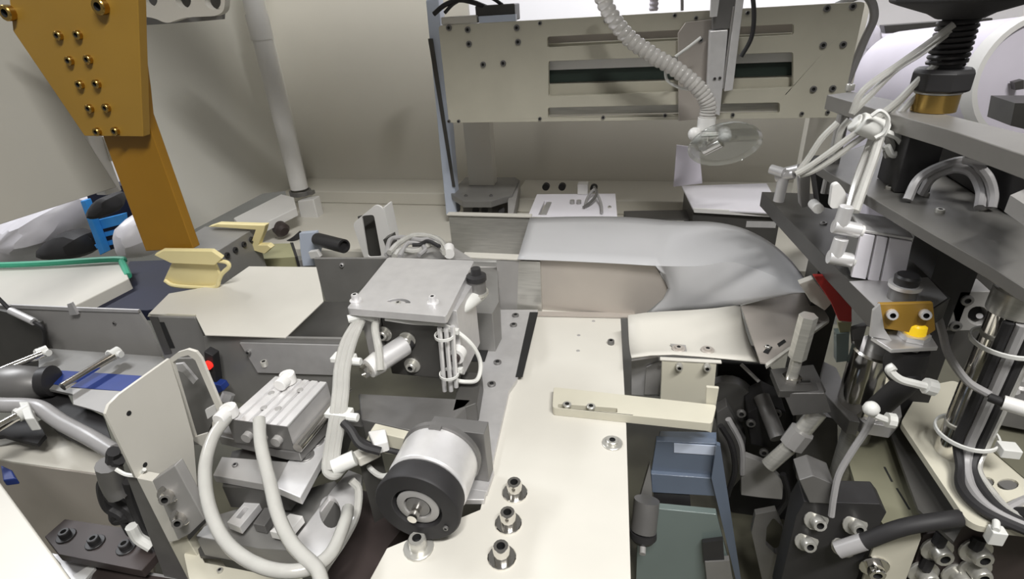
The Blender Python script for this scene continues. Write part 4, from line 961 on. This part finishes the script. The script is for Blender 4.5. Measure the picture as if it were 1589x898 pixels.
# sensor bracket with yellow indicator
ysn = .476
t = T('indicator_bracket', 'small bracket with painted orange glow on its back and yellow indicator sensor, right of the film point', 'bracket', at(1410, 530, z=.14))
put('back', prism(B(), A([(1364, 472), (1448, 470), (1452, 512), (1440, 520), (1362, 508)], y=ysn), V((0, .004, 0))), ochre, t, .0006)  # aluminium back, coloured ochre to paint in the orange reflection
put('left_wing', prism(B(), A([(1355, 482), (1366, 472), (1372, 510), (1384, 528), (1350, 522)], y=ysn - .002), V((0, .003, 0))), alu, t)
put('shelf', prism(B(), A([(1352, 522), (1378, 512), (1442, 516), (1456, 538), (1384, 542)], z=.160), V((0, 0, -.004))), alu, t, .0006)
for a, b in ((1383, 486), (1434, 486)): screw(t, at(a, b, y=ysn), V((-.2, -1, .25)), .0045, .008, False, alub)
c = at(1417, 524, z=.160)
t = T('indicator_sensor', 'yellow-lit barrel sensor passing through the bracket shelf', 'sensor', c - Z * .05)
put('nut', lathe(B(), c + Z * .0003, Z, [(0, .0125), (.005, .0125), (.0055, .009)], 6), alub, t)
put('light_ring', lathe(B(), c + Z * .006, Z, [(0, .0085), (.008, .0080), (.010, .006)], 20), led, t)
put('tip', lathe(B(), c + Z * .0162, Z, [(0, .0058), (.011, .005), (.0125, .003)], 14), ochre, t)
put('lower_nut', cyl(B(), c - Z * .0045, c - Z * .010, .0095, seg=6), grey, t)
put('barrel', lathe(B(), c - Z * .0105, -Z, [(0, .0155), (.018, .017), (.028, .015), (.034, .011)], 20), rubber, t)
bm = B(); pipe(bm, [c - Z * .03, at(1408, 590, y=c.y - .01), at(1385, 612, y=c.y - .005), at(1362, 632, y=c.y)], .0105, 12); tag(put('black_plug', bm, rubber), 'thick black cable plug hanging under the yellow-lit sensor', 'plug')
bm = B(); pipe(bm, [at(1360, 632, y=.452), at(1345, 665, y=.452), at(1322, 700, y=.45), at(1302, 735, y=.447), at(1294, 770, y=.443), at(1290, 800, y=.44)], .0032, 8); tag(put('grey_cable', bm, grtube), 'thin grey cable falling from the black plug to the screw block', 'cable')
t = T('zip_tie', 'white zip tie around the black plug, upper of two', 'cable tie', at(1415, 585, y=.432))
bm = B(); pipe(bm, A([(1388, 568), (1380, 574), (1396, 588), (1420, 595), (1440, 600)], y=.432), .0035, 8); cyl(bm, at(1436, 598, y=.432), at(1450, 602, y=.432), .007, seg=10); put('strap', bm, tie, t)
t = T('zip_tie', 'white zip tie at the lower end of the black plug, lower of two', 'cable tie', at(1365, 645, y=.435))
bm = B(); pipe(bm, A([(1350, 632), (1354, 642), (1372, 650), (1384, 653)], y=.435), .0032, 8); cyl(bm, at(1376, 651, y=.435), at(1388, 653, y=.435), .0068, seg=10); bmesh.ops.create_uvsphere(bm, u_segments=10, v_segments=6, radius=.007, matrix=Matrix.Translation(at(1352, 634, y=.435))); put('strap', bm, tie, t)
t = T('black_stud', 'black knurled stud with a white collar in front of the cylinder block', 'stud', at(1398, 470, z=zl))
c = at(1398, 464, z=zl)
put('stem', cyl(B(), c + Z * .0008, c + Z * .013, .0115), dsteel, t)
bm = B(); ring(bm, c + Z * .013, Z, .008, .0135, .0035); put('collar', bm, alub, t)
put('cap', lathe(B(), c + Z * .0165, Z, [(0, .010), (.007, .0105), (.009, .009)], 20), black, t)
bm = B(); pipe(bm, [at(1430, 474, z=.165), at(1452, 486, z=.16), at(1462, 515, z=.15), at(1472, 550, z=.135), at(1500, 590, z=.11), at(1535, 612, z=.10)], .0036, 8); tag(put('grey_cable', bm, grtube), 'grey cable curving round the right side of the indicator bracket', 'cable')
t = T('cable_plug', 'white cable plug at the right edge beside the tied pole', 'plug', at(1570, 632, z=.09))
bm = B(); cyl(bm, at(1535, 616, z=.10), at(1560, 626, z=.10), .0042); put('boot', bm, rubber, t)
put('shell', cyl(B(), at(1556, 624, z=.10), at(1610, 640, z=.10), .0068), white, t)

# fork block behind indicator
t = T('motor_flange', 'grey motor flange with a black centre hole, right of the indicator', 'flange', at(1500, 520, z=.1))
yq = .60
put('plate', prism(B(), A([(1490, 452), (1538, 452), (1545, 470), (1530, 512), (1466, 514)], y=yq), V((0, .03, 0)), [ell(at(1518, 490, y=yq), at(1534, 490, y=yq) - at(1518, 490, y=yq), at(1518, 504, y=yq) - at(1518, 490, y=yq), 18)]), grey, t, .001)
put('centre', cyl(B(), at(1518, 490, y=yq + .012), at(1518, 490, y=yq + .03), .013), black, t)
put('shaft', cyl(B(), at(1520, 490, y=yq + .004), at(1520, 490, y=yq + .02), .003), alu, t)
for a, b in ((1500, 465), (1482, 505)): screw(t, at(a, b, y=yq), -Y, .006, .003, False, dsteel)
t = tag(put('dark_mid_body', prism(B(), A([(1400, 420), (1470, 392), (1589, 450), (1700, 520), (1700, 620), (1560, 640), (1480, 560), (1440, 470)], y=.66), V((0, .05, 0))), dgrey), 'dark machine body filling the gap under the middle press plate', 'machine body')

# ------------------------------------------------------------------ chrome guide posts and lower tray
t = T('guide_post', 'short thick chrome guide post left of the black plug', 'post', V((.268, .585, .0)))
p0 = V((.268, .585, .0005))
put('bushing', lathe(B(), p0, Z, [(0, .0285), (.002, .029), (.078, .029), (.080, .027)], 32), chrome, t)
put('neck', cyl(B(), p0 + Z * .08, p0 + Z * .135, .016), dsteel, t)
put('lower_shaft', cyl(B(), p0 - Z * .018, p0 - Z * .155, .0155), steel, t)
tag(put('post_gap_bar', prism(B(), A([(1322, 512), (1345, 505), (1338, 530), (1345, 600), (1330, 612)], y=.60), V((0, .008, 0))), dsteel), 'dark upright bar left of the short chrome post', 'bar')
p1 = V((.333, .519, .0005))
t = T('tied_pole', 'tall chrome pole wrapped with white-tied cables at the right', 'pole', p1)
top = .20
put('pole', cyl(B(), p1, V((p1.x, p1.y, top)), .0175, seg=28), chrome, t)
put('brass_collar', lathe(B(), V((p1.x, p1.y, .172)), Z, [(0, .021), (.022, .021), (.023, .019)], 28), steel, t)
put('top_clamp', prism(B(), A([(1534, 405), (1556, 398), (1640, 420), (1640, 470), (1589, 440)], z=.222), V((0, 0, -.012))), alu, t, .001)
for k, (dx, m, r) in enumerate(((-.012, rubber, .0045), (-.003, grtube, .0048), (.006, rubber, .0045), (.013, tube, .0038))):
    bm = B(); pipe(bm, [V((p1.x + dx, p1.y - .0225 + .003 * abs(k - 1.5), z)) for z in (.17, .12, .06, .03)] + [V((p1.x + dx * .6 - .004, p1.y - .034, .012)), V((p1.x + dx - .008, p1.y - .06, .008)), V((p1.x + dx, p1.y - .085, .007)), V((p1.x + dx + .03, p1.y - .105, .007))], r, 8); put('cable', bm, m, t)
for a, b, z in ((1535, 525, .14), (1468, 672, .03)):
    q = V((p1.x, p1.y - .006, z))
    bm = B(); ring(bm, q, Z, .0252, .0275, .0045); box(bm, q.x + .018, q.x + .034, q.y - .028, q.y - .014, z - .002, z + .008); put('cable_tie', bm, tie, t, .0008)

zt = 0.0
t = T('lower_tray_plate', 'cream-grey lower tray plate with three round holes at the right', 'plate', at(1480, 720, z=-.008))
hs = [ell(at(a, b, z=zt), at(a + rx, b, z=zt) - at(a, b, z=zt), at(a, b + 9, z=zt) - at(a, b, z=zt), 16) for a, b, rx in ((1498, 744, 13), (1528, 748, 15), (1564, 751, 17))]
pl = rnd(A([(1398, 655), (1430, 600), (1480, 590), (1589, 640), (1700, 700), (1700, 840), (1589, 824), (1518, 816), (1500, 806)], z=zt), .005, 3)
put('plate', prism(B(), pl, V((0, 0, -.007)), hs), cream, t, .001)
for a, b in ((1498, 744), (1528, 748), (1564, 751)): put('hole_insert', cyl(B(), at(a, b, z=zt - .002), at(a, b, z=zt - .002) - Z * .01, .0085, seg=14), dsteel, t)
o = put('half_ring', lathe(B(), at(1527, 783, z=zt) + Z * .0005, Z, [(0, .014), (.006, .0135), (.006, .009)], 24), dsteel, t)
bm = B(); pipe(bm, A([(1538, 770), (1545, 795), (1546, 822)], z=.006), .0032, 8); box(bm, at(1546, 824, z=.0).x - .006, at(1546, 824, z=0).x + .006, at(1546, 824, z=0).y - .006, at(1546, 824, z=0).y + .004, -.012, .004); put('tie_strap', bm, tie, t, .001)
bm = B(); pipe(bm, A([(1548, 800), (1570, 785), (1600, 772), (1650, 760)], z=.006), .004, 8); put('cable', bm, grtube, t)
t = T('rear_fittings', 'dark fitting bank with threaded necks at the right edge', 'fitting', at(1570, 610, z=.03))
put('bank', prism(B(), A([(1525, 580), (1589, 560), (1700, 600), (1700, 650), (1560, 625)], z=.04), V((0, 0, -.03))), dsteel, t, .001)
for a, b in ((1558, 590), (1580, 600), (1560, 606)): put('neck', lathe(B(), at(a, b, z=.04) + Z * .0005, Z, [(0, .011), (.003, .012), (.006, .009), (.012, .009)], 16), grey, t)
t = tag(put('tray_shade_patch', prism(B(), A([(1510, 655), (1535, 640), (1589, 668), (1700, 700), (1700, 760), (1589, 742), (1540, 700)], z=.0006), V((0, 0, .0006))), bedm), 'dark patch painting the shade on the lower tray plate', 'plate')  # thin dark sheet, paints the shadow zone onto the tray plate
t = T('post_flange', 'small grey flange plate under the short chrome post', 'flange', V((.268, .585, -.018)))
put('plate', prism(B(), A([(1290, 608), (1318, 590), (1395, 612), (1400, 645), (1385, 662), (1340, 655)], z=0), V((0, 0, -.017))), alu, t, .001)
put('left_arm', prism(B(), A([(1278, 560), (1298, 570), (1335, 655), (1318, 652), (1270, 600)], z=.004), V((0, 0, -.02))), dsteel, t, .001)
put('slit_plate', prism(B(), A([(1378, 662), (1398, 655), (1500, 806), (1480, 840), (1425, 790)], z=-.03), V((0, 0, -.004))), dgrey, t)
t = T('beige_web', 'beige sloping web with thin slits above the black cable', 'web', at(1370, 760, z=-.05))
put('web', prism(B(), A([(1340, 655), (1380, 665), (1432, 790), (1415, 812), (1372, 815), (1330, 760), (1318, 720)], z=-.05), V((0, 0, -.006))), dolive, t)
for q in ([(1371, 724), (1374, 724), (1386, 747), (1383, 747)], [(1390, 757), (1393, 757), (1413, 790), (1410, 790)]): put('slit', prism(B(), A(q, z=-.0495), V((0, 0, -.0004))), slotm, t)
yb = .452
t = T('screw_block', 'black block with four washered screws at the bottom right', 'block', at(1300, 880, y=yb))
sb_ = put('block', prism(B(), A([(1248, 778), (1366, 782), (1376, 795), (1345, 850), (1320, 930), (1205, 930), (1235, 800)], y=yb), V((0, .03, 0))), black, t, .001)
put('upper_step', prism(B(), A([(1240, 745), (1262, 738), (1295, 752), (1295, 782), (1256, 780)], y=yb - .003), V((0, .03, 0))), dsteel, t, .001)
put('collar', cyl(B(), V((.268, .585, -.155)), V((.268, .585, -.20)), .022), dsteel, t)
for a, b in ((1266, 805), (1326, 812), (1251, 838), (1308, 845)): screw(sb_, at(a, b, y=yb), V((.1, -1, .3)), .0072, .010, True, steel)
t = T('beige_bracket', 'beige bracket with one bolt below the thick black cable', 'bracket', at(1395, 890, y=.45))
put('plate', prism(B(), A([(1360, 835), (1428, 822), (1430, 835), (1395, 930), (1330, 930), (1345, 880)], y=.446), V((0, .004, 0))), cream, t, .001)
screw(t, at(1356, 877, y=.446), -Y, .0085, .010, True, chrome)
bm = B(); pipe(bm, [at(1302, 852, y=.425), at(1340, 840, y=.425), at(1400, 818, y=.425), at(1470, 806, y=.43), at(1530, 800, y=.45), at(1600, 800, y=.432)], .0078, 12)
o = tag(put('thick_cable', bm, rubber), 'thick black cable with a bare grey end crossing the screw block', 'cable')
put('grey_end', cyl(B(), at(1300, 853, y=.4245), at(1340, 840, y=.4245), .0082), grtube, o)
t = T('drive_block', 'black lower drive block with pairs of tall screws at the bottom right edge', 'block', at(1500, 890, y=.46))
put('block', prism(B(), A([(1432, 830), (1500, 815), (1700, 830), (1700, 960), (1395, 960)], y=.46), V((0, .06, 0))), brown, t, .001)
for a, b in ((1453, 850), (1513, 852), (1432, 886), (1485, 890), (1512, 880)): screw(t, at(a, b, y=.46), V((.15, -1, .1)), .0095, .012, True, steel)
for a, b in ((1463, 828), (1520, 835), (1442, 866)): put('pin', cyl(B(), at(a, b, y=.458), at(a - 8, b + 16, y=.455), .006, seg=10), rubber, t)

# ------------------------------------------------------------------ hex standoff on a bracket
t = T('standoff_bracket', 'dark slotted bracket carrying a chrome hex standoff', 'bracket', at(1240, 600, z=.02))
zs = .045
put('shelf', prism(B(), A([(1196, 572), (1262, 565), (1282, 606), (1210, 606)], z=zs), V((0, 0, -.010)), [A([(1240, 590), (1257, 589), (1258, 594), (1240, 595)], z=zs)]), dgrey, t, .001)
put('arm', prism(B(), A([(1215, 610), (1280, 610), (1290, 640), (1230, 645)], y=.54), V((0, .02, 0))), dsteel, t, .001)
p = at(1228, 588, z=zs)
put('nut', lathe(B(), p + Z * .0003, Z, [(0, .0105), (.004, .0105)], 6), chrome, t)
put('stud', cyl(B(), p + Z * .004, p + V((.001, 0, .030)), .0062), steel, t)
put('hex_standoff', cyl(B(), p + V((.001, 0, .030)), p + V((.003, 0, .085)), .0095, seg=6), steel, t)
t = T('red_strip', 'red rubber strip hanging at the film point under the press plate', 'strip', at(1300, 490, z=.08))
bm = B()
prism(bm, A([(1262, 428), (1278, 428), (1322, 478), (1322, 500), (1302, 498), (1290, 470)], y=.60), V((0, .006, 0))); put('strip', bm, red, t, .001)
put('holder', prism(B(), A([(1240, 440), (1262, 432), (1292, 470), (1280, 482), (1258, 468)], y=.625), V((0, .01, 0))), creamw, t, .001)
put('stem', prism(B(), A([(1300, 500), (1322, 500), (1318, 520), (1304, 518)], y=.602), V((0, .006, 0))), olive, t)
put('clear_block', prism(B(), A([(1298, 518), (1318, 516), (1316, 560), (1298, 562)], y=.60), V((0, .012, 0))), smoke, t)

# ------------------------------------------------------------------ dark mechanism below the film
t = T('blue_cover', 'blue-grey acrylic cover stack between base plate and dark mechanism', 'cover', at(1060, 750, z=-.15))
yq = .50
put('top', prism(B(), A([(1024, 668), (1112, 670), (1112, 690), (1020, 684)], z=-.05), V((0, 0, -.004))), bluegrey, t, .001)
ya = at(1066, 690, z=-.05).y
put('upper_face', prism(B(), A([(1018, 684), (1112, 688), (1110, 742), (1010, 735)], y=ya), V((0, .01, 0))), bluegrey, t, .001)
put('label_band', prism(B(), A([(1046, 688), (1110, 692), (1108, 706), (1046, 702)], y=ya - .001), V((0, .001, 0))), iceblue, t)
put('middle_face', prism(B(), A([(1010, 735), (1104, 742), (1114, 770), (1012, 764)], y=ya - .006), V((0, .01, 0))), bluegrey, t, .001)
put('dark_window', prism(B(), A([(1014, 764), (1070, 768), (1072, 786), (1014, 784)], y=ya - .004), V((0, .01, 0))), black, t)
put('lower_face', prism(B(), A([(990, 786), (1112, 798), (1138, 900), (1150, 960), (985, 960)], y=ya - .02), V((0, .01, 0))), smoke, t, .001)
put('side_edge', prism(B(), A([(1112, 690), (1118, 692), (1150, 900), (1142, 900), (1104, 742)], y=ya - .012), V((0, .006, 0))), bluegrey, t)
put('lower_block', prism(B(), A([(1094, 872), (1132, 870), (1142, 930), (1100, 930)], y=ya - .03), V((0, .008, 0))), mgrey, t)
put('lower_block_dark', prism(B(), A([(1090, 842), (1122, 838), (1124, 868), (1092, 872)], y=ya - .028), V((0, .006, 0))), black, t)
put('side_fin', prism(B(), A([(1008, 720), (1012, 764), (1012, 786), (990, 782)], y=ya - .008), V((0, .008, 0))), mgrey, t)
c = at(1000, 800, y=ya - .04)
t = T('air_cylinder', 'small steel air cylinder standing beside the base plate edge', 'cylinder', c - Z * .05)
put('barrel', cyl(B(), c + V((.002, .012, .016)), c + V((0, -.006, -.02)), .016), dsteel, t)
put('end_cap', lathe(B(), c + V((0, -.006, -.0205)), V((0, -.3, -1)), [(0, .0165), (.008, .017), (.014, .013), (.014, .0)], 24), black, t)
put('port', cyl(B(), c + V((0, -.02, -.032)), c + V((0, -.03, -.034)), .004), grey, t)
t = T('dark_drive', 'dark shaft-driven mechanism below the folding plate', 'mechanism', at(1180, 700, z=-.2))
put('rear_body', prism(B(), A([(1114, 562), (1190, 566), (1205, 600), (1235, 640), (1290, 660), (1300, 760), (1240, 790), (1210, 898), (1150, 898), (1120, 700), (1108, 640)], y=.70), V((0, .05, 0))), black, t, .002)
put('cross_block', prism(B(), A([(1160, 640), (1190, 625), (1220, 640), (1215, 700), (1165, 690)], y=.62), V((0, .05, 0))), rubber, t, .002)
put('side_disc', lathe(B(), at(1130, 625, y=.66), V((-.2, -1, .1)), [(-.02, .034), (.0, .034), (.002, .030), (.002, .0)], 24), dgrey, t)
put('shaft', cyl(B(), at(1182, 615, y=.63), at(1208, 680, y=.58), .010), dsteel, t)
bm = B(); cyl(bm, at(1270, 638, y=.56), at(1235, 680, y=.55), .010); put('link_rod', bm, steel, t)
put('link_nut', cyl(B(), at(1245, 668, y=.548), at(1228, 690, y=.545), .014, seg=8), grey, t)
put('link_end', cyl(B(), at(1228, 690, y=.545), at(1192, 722, y=.54), .009), steel, t)
put('bell_crank', prism(B(), A([(1150, 705), (1190, 720), (1216, 748), (1214, 775), (1180, 772), (1150, 768)], y=.60), V((0, .01, 0))), grey, t, .001)
put('inner_block', prism(B(), A([(1112, 640), (1128, 630), (1158, 680), (1152, 740), (1130, 765), (1118, 760)], y=.64), V((0, .02, 0))), dsteel, t, .001)
put('rear_leg', prism(B(), A([(1235, 640), (1300, 650), (1300, 760), (1258, 790), (1235, 740)], y=.66), V((0, .02, 0))), dsteel, t, .001)
for a, b in ((1150, 640), (1185, 700), (1165, 655), (1205, 640)): screw(t, at(a, b, y=.615), -Y, .006, .004, False, dsteel)
for pts in ([(1118, 660), (1135, 690), (1140, 730), (1128, 770)], [(1130, 650), (1150, 690), (1152, 735)], [(1215, 735), (1222, 770), (1205, 798)]):
    bm = B(); pipe(bm, A(pts, y=.60), .004, 8); put('cable', bm, grtube if pts[0][0] == 1130 else rubber, t)
put('small_rod', cyl(B(), at(1150, 565, y=.66), at(1178, 592, y=.64), .0025, seg=8), alu, t)
hl = rnd(A([(1190, 818), (1200, 803), (1215, 818), (1218, 852), (1204, 860), (1188, 845)], y=.50), .004, 3)
t = tag(put('fork_plate', prism(B(), A([(1172, 798), (1204, 792), (1224, 840), (1206, 915), (1186, 915), (1166, 826)], y=.50), V((0, .008, 0)), [hl]), dsteel, None, .001), 'dark grey fork plate with a hexagonal opening left of the screw block', 'plate')
